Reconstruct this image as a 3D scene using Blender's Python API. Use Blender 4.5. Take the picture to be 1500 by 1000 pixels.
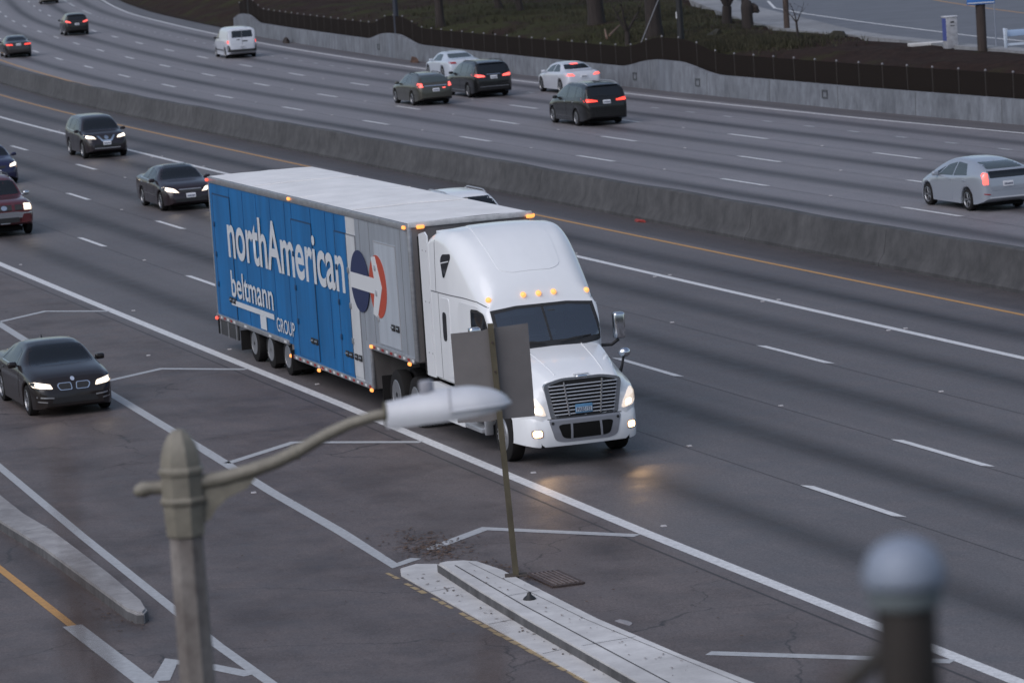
import bpy, bmesh, math, random
import numpy as np
from mathutils import Vector, Matrix
from mathutils.bvhtree import BVHTree
from mathutils.geometry import tessellate_polygon

random.seed(7)
for _o in list(bpy.data.objects):
    bpy.data.objects.remove(_o)
SC = bpy.context.scene
COL = SC.collection

# ------------------------------------------------------------------ camera
CAM_H, PITCH, ROLL, FPX = 10.9539, 0.126963, -0.0671511, 5498.86
_cp, _sp = math.cos(PITCH), math.sin(PITCH)
_fwd = Vector((0, _cp, -_sp)); _right = Vector((1, 0, 0)); _up = _right.cross(_fwd)
_r = math.cos(ROLL) * _right + math.sin(ROLL) * _up
_u = -math.sin(ROLL) * _right + math.cos(ROLL) * _up
cd = bpy.data.cameras.new('camera'); cam = bpy.data.objects.new('camera', cd); COL.objects.link(cam)
cam.matrix_world = Matrix(((_r.x, _u.x, -_fwd.x, 0), (_r.y, _u.y, -_fwd.y, 0), (_r.z, _u.z, -_fwd.z, CAM_H), (0, 0, 0, 1)))
cd.sensor_width = 36.0; cd.lens = 36.0 * FPX / 1500.0
cd.clip_start = 0.1; cd.clip_end = 4000
cd.dof.use_dof = True; cd.dof.focus_distance = 69.0; cd.dof.aperture_fstop = 2.9
SC.camera = cam
SC.render.resolution_x = 1024; SC.render.resolution_y = 682

# ------------------------------------------------------------------ light: dusk under an even sky
SUN_EL, SUN_AZ = math.radians(46), math.radians(222)      # azimuth clockwise from +Y
w = bpy.data.worlds.new('World'); SC.world = w; w.use_nodes = True
nt = w.node_tree; bg = nt.nodes['Background']
sky = nt.nodes.new('ShaderNodeTexSky'); sky.sky_type = 'NISHITA'; sky.sun_disc = False
sky.sun_elevation = SUN_EL; sky.sun_rotation = SUN_AZ
sky.air_density = 1.0; sky.dust_density = 1.5; sky.ozone_density = 2.5
hs = nt.nodes.new('ShaderNodeHueSaturation'); hs.inputs['Saturation'].default_value = 0.80      # thin even cloud: greyer than a clear sky
nt.links.new(sky.outputs[0], hs.inputs['Color']); nt.links.new(hs.outputs[0], bg.inputs[0]); bg.inputs[1].default_value = 0.10
sd = bpy.data.lights.new('sun', 'SUN'); sun = bpy.data.objects.new('sun', sd); COL.objects.link(sun)
sd.energy = 1.25; sd.angle = math.radians(60); sd.color = (1.0, 0.965, 0.985)
_sdir = Vector((math.sin(SUN_AZ) * math.cos(SUN_EL), math.cos(SUN_AZ) * math.cos(SUN_EL), math.sin(SUN_EL)))
sun.rotation_euler = (-_sdir).to_track_quat('-Z', 'Y').to_euler()
SC.view_settings.view_transform = 'Standard'; SC.view_settings.look = 'None'
SC.view_settings.exposure = 0.32; SC.view_settings.gamma = 1.0; SC.view_settings.use_curve_mapping = False
SC.render.engine = 'CYCLES'

# ------------------------------------------------------------------ road coordinates: s along travel, t to the left
PHI, KAP = -1.2455725, 2.30753968e-4
GS = [-420, -320, -302, -287, -270, -255, -226, -211, -197, -181, -165, -150, -136, -120, 200]
GV = [24.0, 13.4, 11.6, 10.0, 8.4, 7.0, 5.0, 3.95, 3.1, 2.1, 1.35, .7, .3, 0, 0]
_gs = np.arange(-420, 120, 1.0); _gv = np.interp(_gs, GS, GV)
_k = np.exp(-0.5 * (np.arange(-18, 19) / 7.0) ** 2); _k /= _k.sum()
_gv = np.convolve(np.pad(_gv, 18, mode='edge'), _k, mode='valid')
def G(s): return float(np.interp(s, _gs, _gv))
def P(s, t, z=0.0):
    a = KAP * s; tt = t + G(s)
    x = math.sin(a) / KAP; y = (1 - math.cos(a)) / KAP
    x -= math.sin(a) * tt; y += math.cos(a) * tt
    c, d = math.cos(PHI), math.sin(PHI)
    return Vector((x * c - y * d, 70 + x * d + y * c, z))
def heading(s):
    return PHI + KAP * s + math.atan((G(s + 1) - G(s - 1)) / 2)

# ------------------------------------------------------------------ materials
MATS = {}
def mat(name, col, rough=0.5, metal=0.0, coat=0.0, emit=None, es=0.0, spec=0.5, noise=0.0, nscale=8.0, bump=0.0, bscale=40.0, alpha=1.0, streak=None):
    if name in MATS: return MATS[name]
    m = bpy.data.materials.new(name); m.use_nodes = True
    n = m.node_tree.nodes; l = m.node_tree.links; b = n['Principled BSDF']
    b.inputs['Base Color'].default_value = (*col, 1)
    b.inputs['Roughness'].default_value = rough; b.inputs['Metallic'].default_value = metal
    b.inputs['Coat Weight'].default_value = coat; b.inputs['Coat Roughness'].default_value = 0.08
    b.inputs['Specular IOR Level'].default_value = spec; b.inputs['Alpha'].default_value = alpha
    if emit:
        b.inputs['Emission Color'].default_value = (*emit, 1); b.inputs['Emission Strength'].default_value = es
    if noise > 0:
        tc = n.new('ShaderNodeTexCoord'); mp = n.new('ShaderNodeMapping'); l.new(tc.outputs['Object'], mp.inputs[0])
        if streak: mp.inputs['Scale'].default_value = streak
        t = n.new('ShaderNodeTexNoise'); t.inputs['Scale'].default_value = nscale; t.inputs['Detail'].default_value = 7
        t.inputs['Roughness'].default_value = 0.62
        l.new(mp.outputs[0], t.inputs[0])
        r = n.new('ShaderNodeMapRange'); r.inputs[1].default_value = 0.3; r.inputs[2].default_value = 0.7
        r.inputs[3].default_value = 1 - noise; r.inputs[4].default_value = 1 + noise
        l.new(t.outputs[0], r.inputs[0])
        x = n.new('ShaderNodeVectorMath'); x.operation = 'SCALE'; x.inputs[0].default_value = col
        l.new(r.outputs[0], x.inputs['Scale']); l.new(x.outputs[0], b.inputs['Base Color'])
    if bump > 0:
        tc = n.new('ShaderNodeTexCoord')
        t = n.new('ShaderNodeTexNoise'); t.inputs['Scale'].default_value = bscale; t.inputs['Detail'].default_value = 4
        l.new(tc.outputs['Object'], t.inputs[0])
        bp = n.new('ShaderNodeBump'); bp.inputs['Strength'].default_value = bump; bp.inputs['Distance'].default_value = 0.02
        l.new(t.outputs[0], bp.inputs['Height']); l.new(bp.outputs[0], b.inputs['Normal'])
    MATS[name] = m
    return m

def asphalt_material():
    m = bpy.data.materials.new('asphalt'); m.use_nodes = True
    n = m.node_tree.nodes; l = m.node_tree.links; b = n['Principled BSDF']
    tc = n.new('ShaderNodeTexCoord'); uv = n.new('ShaderNodeUVMap'); uv.uv_map = 'road'
    def noise(vec, scale, detail=6, rough=.6, sc=None):
        if sc:
            mp = n.new('ShaderNodeMapping'); mp.inputs['Scale'].default_value = sc; l.new(vec, mp.inputs[0]); vec = mp.outputs[0]
        t = n.new('ShaderNodeTexNoise'); t.inputs['Scale'].default_value = scale; t.inputs['Detail'].default_value = detail; t.inputs['Roughness'].default_value = rough
        l.new(vec, t.inputs[0]); return t.outputs[0]
    def rng(v, a, c, lo, hi):
        r = n.new('ShaderNodeMapRange'); r.inputs[1].default_value = a; r.inputs[2].default_value = c; r.inputs[3].default_value = lo; r.inputs[4].default_value = hi
        l.new(v, r.inputs[0]); return r.outputs[0]
    def mth(op, a, c):
        x = n.new('ShaderNodeMath'); x.operation = op
        for i, v in enumerate((a, c)):
            if isinstance(v, (int, float)): x.inputs[i].default_value = v
            else: l.new(v, x.inputs[i])
        return x.outputs[0]
    def mix(f, a, c):
        x = n.new('ShaderNodeMix'); x.data_type = 'RGBA'
        l.new(f, x.inputs[0])
        for i, v in ((6, a), (7, c)):
            if isinstance(v, tuple): x.inputs[i].default_value = (*v, 1)
            else: l.new(v, x.inputs[i])
        return x.outputs[2]
    at = n.new('ShaderNodeAttribute'); at.attribute_name = 'stain'
    ag = n.new('ShaderNodeAttribute'); ag.attribute_name = 'gore'
    fine = noise(tc.outputs['Object'], 26, 3, .8)
    mid = noise(tc.outputs['Object'], 1.4, 7, .65)
    big = noise(tc.outputs['Object'], 0.13, 4, .55)
    lng = noise(uv.outputs[0], 1.0, 6, .6, (0.06, 1.6, 1))
    c = mix(rng(big, .35, .65, 0, 1), (0.106, 0.096, 0.098), (0.124, 0.113, 0.114))
    af = n.new('ShaderNodeAttribute'); af.attribute_name = 'far_sheen'
    c = mix(af.outputs['Fac'], c, (0.185, 0.174, 0.182))  # far lanes: grazing sky sheen put into a paler base colour
    c = mix(ag.outputs['Fac'], c, (0.112, 0.093, 0.089))
    blot = noise(tc.outputs['Object'], .55, 6, .62)
    c = mix(mth('MULTIPLY', ag.outputs['Fac'], rng(blot, .45, .68, 0, .75)), c, (0.058, 0.045, 0.042))
    st = mth('MULTIPLY', at.outputs['Fac'], rng(lng, .3, .7, .62, 1.1))
    c = mix(st, c, (0.016, 0.012, 0.011))
    k = mth('MULTIPLY', rng(fine, .3, .7, .55, 1.45), rng(mid, .3, .7, .84, 1.16))
    k = mth('MULTIPLY', k, rng(lng, .3, .7, .90, 1.10))
    k = mth('MULTIPLY', k, rng(noise(tc.outputs['Object'], 9, 3, .75), .3, .7, .84, 1.16))
    x = n.new('ShaderNodeVectorMath'); x.operation = 'SCALE'; l.new(c, x.inputs[0]); l.new(k, x.inputs['Scale'])
    # cracks on the old surface of the gore and ramp
    vo = n.new('ShaderNodeTexVoronoi'); vo.feature = 'DISTANCE_TO_EDGE'; vo.inputs['Scale'].default_value = 0.22
    wob = n.new('ShaderNodeVectorMath'); wob.operation = 'MULTIPLY_ADD'
    nz = n.new('ShaderNodeTexNoise'); nz.inputs['Scale'].default_value = 0.8; nz.inputs['Detail'].default_value = 6
    l.new(tc.outputs['Object'], nz.inputs[0]); l.new(nz.outputs[1], wob.inputs[0]); wob.inputs[1].default_value = (1.6, 1.6, 0); l.new(tc.outputs['Object'], wob.inputs[2])
    l.new(wob.outputs[0], vo.inputs['Vector'])
    ck = rng(vo.outputs['Distance'], 0.0, 0.0055, 1, 0)
    ck = mth('MULTIPLY', ck, mth('MULTIPLY', rng(big, .42, .56, 0, .8), ag.outputs['Fac']))
    c2 = mix(ck, x.outputs[0], (0.012, 0.011, 0.011))
    l.new(c2, b.inputs['Base Color'])
    l.new(rng(mid, .3, .7, .52, .68), b.inputs['Roughness'])
    b.inputs['Specular IOR Level'].default_value = 0.36
    bp = n.new('ShaderNodeBump'); bp.inputs['Strength'].default_value = 0.25; bp.inputs['Distance'].default_value = 0.01
    l.new(fine, bp.inputs['Height']); l.new(bp.outputs[0], b.inputs['Normal'])
    return m

def worn_paint(name, col, wear=0.35):
    m = bpy.data.materials.new(name); m.use_nodes = True
    n = m.node_tree.nodes; l = m.node_tree.links; b = n['Principled BSDF']
    tc = n.new('ShaderNodeTexCoord')
    t = n.new('ShaderNodeTexNoise'); t.inputs['Scale'].default_value = 9; t.inputs['Detail'].default_value = 8; t.inputs['Roughness'].default_value = .75
    l.new(tc.outputs['Object'], t.inputs[0])
    r = n.new('ShaderNodeMapRange'); r.inputs[1].default_value = .30; r.inputs[2].default_value = .30 + wear; r.inputs[3].default_value = .45; r.inputs[4].default_value = 0
    l.new(t.outputs[0], r.inputs[0])
    x = n.new('ShaderNodeMix'); x.data_type = 'RGBA'; l.new(r.outputs[0], x.inputs[0])
    x.inputs[6].default_value = (*col, 1); x.inputs[7].default_value = (.09, .085, .085, 1)
    l.new(x.outputs[2], b.inputs['Base Color']); b.inputs['Roughness'].default_value = .6
    return m

def concrete_material(name, col, dark, zs=0.35, bot=None):
    """weathered concrete: blotches and vertical runs"""
    m = bpy.data.materials.new(name); m.use_nodes = True
    n = m.node_tree.nodes; l = m.node_tree.links; b = n['Principled BSDF']
    tc = n.new('ShaderNodeTexCoord')
    mp = n.new('ShaderNodeMapping'); mp.inputs['Scale'].default_value = (1.4, 1.4, zs); l.new(tc.outputs['Object'], mp.inputs[0])
    a = n.new('ShaderNodeTexNoise'); a.inputs['Scale'].default_value = 1.6; a.inputs['Detail'].default_value = 8; a.inputs['Roughness'].default_value = .68; l.new(mp.outputs[0], a.inputs[0])
    c = n.new('ShaderNodeTexNoise'); c.inputs['Scale'].default_value = .25; c.inputs['Detail'].default_value = 4; l.new(tc.outputs['Object'], c.inputs[0])
    r = n.new('ShaderNodeMapRange'); r.inputs[1].default_value = .36; r.inputs[2].default_value = .66; l.new(a.outputs[0], r.inputs[0])
    x = n.new('ShaderNodeMix'); x.data_type = 'RGBA'; l.new(r.outputs[0], x.inputs[0]); x.inputs[6].default_value = (*dark, 1); x.inputs[7].default_value = (*col, 1)
    r2 = n.new('ShaderNodeMapRange'); r2.inputs[1].default_value = .35; r2.inputs[2].default_value = .65; r2.inputs[3].default_value = .82; r2.inputs[4].default_value = 1.12; l.new(c.outputs[0], r2.inputs[0])
    s = n.new('ShaderNodeVectorMath'); s.operation = 'SCALE'; l.new(x.outputs[2], s.inputs[0]); l.new(r2.outputs[0], s.inputs['Scale'])
    l.new(s.outputs[0], b.inputs['Base Color']); b.inputs['Roughness'].default_value = .85
    bp = n.new('ShaderNodeBump'); bp.inputs['Strength'].default_value = .3; bp.inputs['Distance'].default_value = .02
    l.new(a.outputs[0], bp.inputs['Height']); l.new(bp.outputs[0], b.inputs['Normal'])
    return m

def soil_material():
    m = bpy.data.materials.new('soil'); m.use_nodes = True
    n = m.node_tree.nodes; l = m.node_tree.links; b = n['Principled BSDF']
    tc = n.new('ShaderNodeTexCoord')
    def no(sc, d=6):
        t = n.new('ShaderNodeTexNoise'); t.inputs['Scale'].default_value = sc; t.inputs['Detail'].default_value = d; t.inputs['Roughness'].default_value = .65; l.new(tc.outputs['Object'], t.inputs[0]); return t.outputs[0]
    def rng(v, a, c, lo=0, hi=1):
        r = n.new('ShaderNodeMapRange'); r.inputs[1].default_value = a; r.inputs[2].default_value = c; r.inputs[3].default_value = lo; r.inputs[4].default_value = hi; l.new(v, r.inputs[0]); return r.outputs[0]
    at = n.new('ShaderNodeAttribute'); at.attribute_name = 'grass'
    g = n.new('ShaderNodeMath'); g.operation = 'ADD'; l.new(rng(no(.35), .35, .65, -.5, .5), g.inputs[0]); l.new(at.outputs['Fac'], g.inputs[1])
    g2 = n.new('ShaderNodeMath'); g2.operation = 'ADD'; l.new(g.outputs[0], g2.inputs[0]); l.new(rng(no(4), .3, .7, -.25, .25), g2.inputs[1])
    f = rng(g2.outputs[0], .3, .8)
    a = n.new('ShaderNodeMix'); a.data_type = 'RGBA'; l.new(rng(no(2.2), .35, .65), a.inputs[0]); a.inputs[6].default_value = (.018, .0115, .0095, 1); a.inputs[7].default_value = (.036, .022, .017, 1)
    x = n.new('ShaderNodeMix'); x.data_type = 'RGBA'; l.new(f, x.inputs[0]); l.new(a.outputs[2], x.inputs[6]); x.inputs[7].default_value = (.034, .034, .014, 1)
    l.new(x.outputs[2], b.inputs['Base Color']); b.inputs['Roughness'].default_value = .95; b.inputs['Specular IOR Level'].default_value = .1
    bp = n.new('ShaderNodeBump'); bp.inputs['Strength'].default_value = .8; bp.inputs['Distance'].default_value = .1
    l.new(no(5), bp.inputs['Height']); l.new(bp.outputs[0], b.inputs['Normal'])
    return m

ASPH = asphalt_material()
WPAINT = worn_paint('white_road_paint', (.68, .68, .68), .30)
WPAINT2 = worn_paint('old_white_road_paint', (.47, .48, .49), .46)
YPAINT = worn_paint('yellow_road_paint', (.50, .26, .07), .25)
TAR = mat('tar', (.045, .041, .042), .7)
BARC = concrete_material('median_concrete', (.078, .076, .077), (.046, .045, .046), 1.1)
WALLC = concrete_material('wall_concrete', (.205, .22, .245), (.120, .128, .145), .7)
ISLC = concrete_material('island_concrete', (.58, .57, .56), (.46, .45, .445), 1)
CURBC = concrete_material('shaded_curb_concrete', (.125, .122, .124), (.060, .058, .060), .6)  # kerb sides: shade put into a darker concrete colour
SOIL = soil_material()
CHROME = mat('chrome', (.75, .76, .78), .16, 1.0)
ALUM = mat('aluminium', (.50, .51, .53), .42, .75, noise=.15, nscale=2.5, streak=(.6, 1, 3))
STEEL = mat('steel_rim', (.34, .345, .36), .4, .7)
DARK = mat('dark_plastic', (.018, .018, .019), .55)
BLACK = mat('rubber', (.016, .015, .015), .85, spec=.2, bump=.2, bscale=20)
UNDER = mat('underbody', (.010, .010, .010), .9, spec=.1)
GLASS = mat('dark_car_glass', (.010, .012, .014), .04, 0, 0, spec=.6)
GLASSL = mat('pale_car_glass', (.055, .070, .072), .05, 0, 0, spec=.6)
PLATE = mat('plate_white', (.62, .63, .66), .5, noise=.1, nscale=20)
INK = mat('plate_ink', (.03, .04, .10), .6)
HEADL = mat('headlamp_on', (1, .95, .85), .2, emit=(1, .90, .74), es=4)
HLENS = mat('headlamp_lens', (.8, .76, .70), .15, emit=(1, .80, .58), es=1.0)
HEADW = mat('headlamp_warm', (1, .9, .7), .2, emit=(1, .80, .56), es=5)
FOG = mat('fog_lamp_on', (1, .8, .55), .2, emit=(1, .62, .30), es=9)
TAIL = mat('tail_lamp_on', (.6, .03, .02), .25, emit=(1, .07, .045), es=1.4)
TAILB = mat('brake_lamp_bright', (.7, .05, .04), .25, emit=(1, .13, .11), es=1.5)
TAILO = mat('tail_lamp_off', (.30, .012, .012), .2, coat=.5)
AMBER = mat('amber_lamp', (.8, .26, .06), .3, emit=(1, .34, .08), es=1.3)
REDM = mat('red_marker', (.6, .04, .03), .3, emit=(1, .10, .06), es=1.2)
LENS = mat('clear_lens', (.55, .56, .58), .12, .3, coat=.6)

# ------------------------------------------------------------------ geometry helpers
def link(name, me, m=None, parent=None, smooth=None):
    o = bpy.data.objects.new(name, me); COL.objects.link(o)
    if m is not None and not me.materials:
        for q in (m if isinstance(m, (list, tuple)) else [m]): me.materials.append(q)
    if parent is not None: o.parent = parent
    if smooth is not None and len(me.polygons):
        me.polygons.foreach_set('use_smooth', [True] * len(me.polygons))
        if smooth < 180: me.set_sharp_from_angle(angle=math.radians(smooth))
    return o
def mesh(verts, faces, name='m'):
    me = bpy.data.meshes.new(name); me.from_pydata([tuple(v) for v in verts], [], faces); me.update(); return me
def part(name, verts, faces, m, parent=None, smooth=None):
    return link(name, mesh(verts, faces, name), m, parent, smooth)
def frombm(name, bm, m, parent=None, smooth=None):
    bmesh.ops.recalc_face_normals(bm, faces=bm.faces[:])
    me = bpy.data.meshes.new(name); bm.to_mesh(me); bm.free(); return link(name, me, m, parent, smooth)
def empty(name, loc, rz=0):
    o = bpy.data.objects.new(name, None); COL.objects.link(o); o.location = loc; o.rotation_euler = (0, 0, rz); o.empty_display_size = .3; return o
def tag(o, label=None, cat=None, group=None, kind=None):
    if label: o['label'] = label
    if cat: o['category'] = cat
    if group: o['group'] = group
    if kind: o['kind'] = kind
    return o
def bm_box(bm, c, s, bev=0.0, seg=2, rot=None):
    r = bmesh.ops.create_cube(bm, size=1.0); vs = r['verts']
    for v in vs: v.co = Vector((v.co.x * s[0], v.co.y * s[1], v.co.z * s[2]))
    if bev > 0:
        es = list({e for v in vs for e in v.link_edges})
        rb = bmesh.ops.bevel(bm, geom=es, offset=bev, segments=seg, profile=.5, affect='EDGES')
        vs = list({v for f in rb['faces'] for v in f.verts} | {v for v in vs if v.is_valid})
    if rot is not None:
        for v in vs: v.co = rot @ v.co
    for v in vs: v.co += Vector(c)
    return vs
def box(name, c, s, m, parent=None, bev=0.0, rot=None, smooth=None, seg=2):
    bm = bmesh.new(); bm_box(bm, c, s, bev, seg, rot)
    return frombm(name, bm, m, parent, (40 if bev > 0 else None) if smooth is None else smooth)
def bm_tube(bm, pts, rads, n=10, cap=True, squash=None):
    pts = [Vector(p) for p in pts]
    if not hasattr(rads, '__len__'): rads = [rads] * len(pts)
    rings = []
    for i, p in enumerate(pts):
        d = (pts[min(i + 1, len(pts) - 1)] - pts[max(i - 1, 0)]).normalized()
        a = Vector((0, 0, 1)) if abs(d.z) < .9 else Vector((1, 0, 0))
        x = d.cross(a).normalized(); y = d.cross(x).normalized()
        rings.append([bm.verts.new(p + (x * math.cos(2 * math.pi * j / n) + y * math.sin(2 * math.pi * j / n)) * rads[i]) for j in range(n)])
    for a, b in zip(rings, rings[1:]):
        for j in range(n): bm.faces.new((a[j], a[(j + 1) % n], b[(j + 1) % n], b[j]))
    if cap:
        bm.faces.new(rings[0][::-1]); bm.faces.new(rings[-1])
def tube(name, pts, rads, m, parent=None, n=10, smooth=50):
    bm = bmesh.new(); bm_tube(bm, pts, rads, n); return frombm(name, bm, m, parent, smooth)
def bm_lathe(bm, prof, n=24, axis='Z', c=(0, 0, 0), rot0=0.0, cap=True):
    """prof: list of (radius, height)"""
    c = Vector(c); rings = []
    for r, h in prof:
        ring = []
        for j in range(n):
            a = 2 * math.pi * j / n + rot0
            q = Vector((r * math.cos(a), r * math.sin(a), h))
            if axis == 'Y': q = Vector((q.x, q.z, q.y))
            if axis == 'X': q = Vector((q.z, q.x, q.y))
            ring.append(bm.verts.new(c + q))
        rings.append(ring)
    for a, b in zip(rings, rings[1:]):
        for j in range(n):
            bm.faces.new((a[j], a[(j + 1) % n], b[(j + 1) % n], b[j]))
    if cap: bm.faces.new(rings[0][::-1]); bm.faces.new(rings[-1])
    else:
        a, b = rings[-1], rings[0]
        for j in range(n): bm.faces.new((a[j], a[(j + 1) % n], b[(j + 1) % n], b[j]))
def lathe(name, prof, m, parent=None, n=24, axis='Z', c=(0, 0, 0), smooth=40, rot0=0.0):
    bm = bmesh.new(); bm_lathe(bm, prof, n, axis, c, rot0); return frombm(name, bm, m, parent, smooth)
def prism(name, poly, z0, z1, m, parent=None, smooth=None, bev=0.0):
    bm = bmesh.new()
    a = [bm.verts.new((p[0], p[1], z0)) for p in poly]; b = [bm.verts.new((p[0], p[1], z1)) for p in poly]
    n = len(poly)
    bm.faces.new(a[::-1]); bm.faces.new(b)
    for i in range(n): bm.faces.new((a[i], a[(i + 1) % n], b[(i + 1) % n], b[i]))
    if bev > 0:
        bmesh.ops.bevel(bm, geom=[e for e in bm.edges if abs(e.verts[0].co.z - z1) < 1e-5 and abs(e.verts[1].co.z - z1) < 1e-5], offset=bev, segments=2, affect='EDGES')
    return frombm(name, bm, m, parent, smooth)
def slab_xz(name, poly, y0, y1, m, parent=None, smooth=None):
    """polygon in (x,z) extruded along y"""
    bm = bmesh.new(); n = len(poly)
    a = [bm.verts.new((p[0], y0, p[1])) for p in poly]; b = [bm.verts.new((p[0], y1, p[1])) for p in poly]
    bm.faces.new(a); bm.faces.new(b[::-1])
    for i in range(n): bm.faces.new((a[i], b[i], b[(i + 1) % n], a[(i + 1) % n]))
    return frombm(name, bm, m, parent, smooth)
def rrect(x0, x1, y0, y1, r, n=4):
    out = []
    for cx, cy, a0 in ((x1 - r, y1 - r, 0), (x0 + r, y1 - r, 90), (x0 + r, y0 + r, 180), (x1 - r, y0 + r, 270)):
        for i in range(n + 1):
            a = math.radians(a0 + 90 * i / n); out.append((cx + r * math.cos(a), cy + r * math.sin(a)))
    return out
def rpoly(poly, r, n=3):
    """round the corners of a polygon"""
    out = []; N = len(poly)
    for i in range(N):
        p = Vector(poly[i]); a = Vector(poly[i - 1]) - p; b = Vector(poly[(i + 1) % N]) - p
        q = min(r, a.length * .45, b.length * .45); A = p + a.normalized() * q; B = p + b.normalized() * q
        for k in range(n + 1):
            f = k / n; out.append(tuple((1 - f) ** 2 * A + 2 * f * (1 - f) * p + f * f * B))
    return out
def pchip(pts):
    xs = np.array([p[0] for p in pts], float); ys = np.array([p[1] for p in pts], float)
    h = np.diff(xs); d = np.diff(ys) / h; m = np.zeros(len(xs))
    for i in range(1, len(xs) - 1):
        if d[i - 1] * d[i] > 0:
            w1 = 2 * h[i] + h[i - 1]; w2 = h[i] + 2 * h[i - 1]; m[i] = (w1 + w2) / (w1 / d[i - 1] + w2 / d[i])
    m[0], m[-1] = d[0], d[-1]
    def f(x):
        x = min(max(x, xs[0]), xs[-1]); i = min(int(np.searchsorted(xs, x, side='right')) - 1, len(h) - 1); i = max(i, 0)
        t = (x - xs[i]) / h[i]
        return float((2 * t**3 - 3 * t**2 + 1) * ys[i] + (t**3 - 2 * t**2 + t) * h[i] * m[i] + (-2 * t**3 + 3 * t**2) * ys[i + 1] + (t**3 - t**2) * h[i] * m[i + 1])
    return f
def loft(secs, closed_ends=True):
    """secs: list of half sections [(x,y,z)..] from bottom centre to top centre, mirrored in y"""
    verts = []; faces = []; n = len(secs[0]); full = 2 * n - 2
    for s in secs:
        verts += list(s) + [(p[0], -p[1], p[2]) for p in s[-2:0:-1]]
    for i in range(len(secs) - 1):
        a, b = i * full, (i + 1) * full
        for j in range(full):
            k = (j + 1) % full; faces.append((a + j, a + k, b + k, b + j))
    if closed_ends:
        faces.append(tuple(range(full))[::-1]); faces.append(tuple(range((len(secs) - 1) * full, len(secs) * full)))
    return verts, faces
AX = {'front': (Vector((1, 0, 0)), lambda a, b: Vector((0, a, b))), 'rear': (Vector((-1, 0, 0)), lambda a, b: Vector((0, a, b))),
      'left': (Vector((0, 1, 0)), lambda a, b: Vector((a, 0, b))), 'right': (Vector((0, -1, 0)), lambda a, b: Vector((a, 0, b))),
      'top': (Vector((0, 0, 1)), lambda a, b: Vector((a, b, 0)))}
def decal(name, bvh, poly, axis, m, parent, off=.006, depth=.012, step=.09, smooth=40, span=None):
    """a shaped panel that follows the body under it: polygon projected on the body, raised by off, with side walls"""
    out, to3 = AX[axis]
    bm = bmesh.new()
    vs = [bm.verts.new(to3(*p)) for p in poly]
    for t in tessellate_polygon([[Vector((p[0], p[1], 0)) for p in poly]]):
        try: bm.faces.new([vs[i] for i in t])
        except ValueError: pass
    for _ in range(5):
        le = [e for e in bm.edges if e.calc_length() > step]
        if not le: break
        bmesh.ops.subdivide_edges(bm, edges=le, cuts=1); bmesh.ops.triangulate(bm, faces=bm.faces[:])
    last = None
    for v in bm.verts:
        h = bvh.ray_cast(v.co + out * 12, -out, 24)
        if h[0] is None:
            q = bvh.find_nearest(v.co + out * (last if last is not None else 1.0)); d = q[0].dot(out) if q[0] is not None else (last or 0)
        else: d = h[0].dot(out); last = d
        v.co = v.co - out * v.co.dot(out) + out * (d + off)
    bmesh.ops.recalc_face_normals(bm, faces=bm.faces[:])
    if sum((f.normal.dot(out) * f.calc_area() for f in bm.faces)) < 0: bmesh.ops.reverse_faces(bm, faces=bm.faces[:])
    be = [e for e in bm.edges if len(e.link_faces) == 1]
    r = bmesh.ops.extrude_edge_only(bm, edges=be)
    for g in r['geom']:
        if isinstance(g, bmesh.types.BMVert): g.co -= out * (off + depth)
    me = bpy.data.meshes.new(name); bmesh.ops.recalc_face_normals(bm, faces=bm.faces[:]); bm.to_mesh(me); bm.free()
    return link(name, me, m, parent, smooth)
def text_mesh(txt, bold=0.0):
    cu = bpy.data.curves.new('t', 'FONT'); cu.body = txt; cu.offset = bold; cu.resolution_u = 5
    o = bpy.data.objects.new('t', cu); COL.objects.link(o)
    dg = bpy.context.evaluated_depsgraph_get(); me = bpy.data.meshes.new_from_object(o.evaluated_get(dg))
    bpy.data.objects.remove(o); bpy.data.curves.remove(cu); me.materials.clear()
    return me
def lettering(txt, x0, x1, z0, z1, fn, m, parent, bold=0.02, name='lettering', ref=None):
    """flat letters fitted to x0..x1 by z0..z1; ref = (fraction heights) ; fn maps (u,v) to a 3-D point"""
    me = text_mesh(txt, bold)
    co = np.array([v.co[:2] for v in me.vertices]); lo = co.min(0); hi = co.max(0)
    for v in me.vertices:
        a = (v.co.x - lo[0]) / (hi[0] - lo[0]); b = (v.co.y - lo[1]) / (hi[1] - lo[1])
        v.co = fn(x0 + a * (x1 - x0), z0 + b * (z1 - z0))
    me.update()
    return link(name, me, m, parent)

# ------------------------------------------------------------------ ground and roads
def ground_sheet():
    b = 1500
    xs = np.linspace(-b, b, 41); ys = np.linspace(-b + 200, b + 200, 41)
    v = [(x, y, -.06) for y in ys for x in xs]; f = [(j * 41 + i, j * 41 + i + 1, (j + 1) * 41 + i + 1, (j + 1) * 41 + i) for j in range(40) for i in range(40)]
    o = part('ground', v, f, SOIL); tag(o, 'dark bare ground reaching out to the horizon', 'ground', kind='structure')
ground_sheet()

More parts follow.
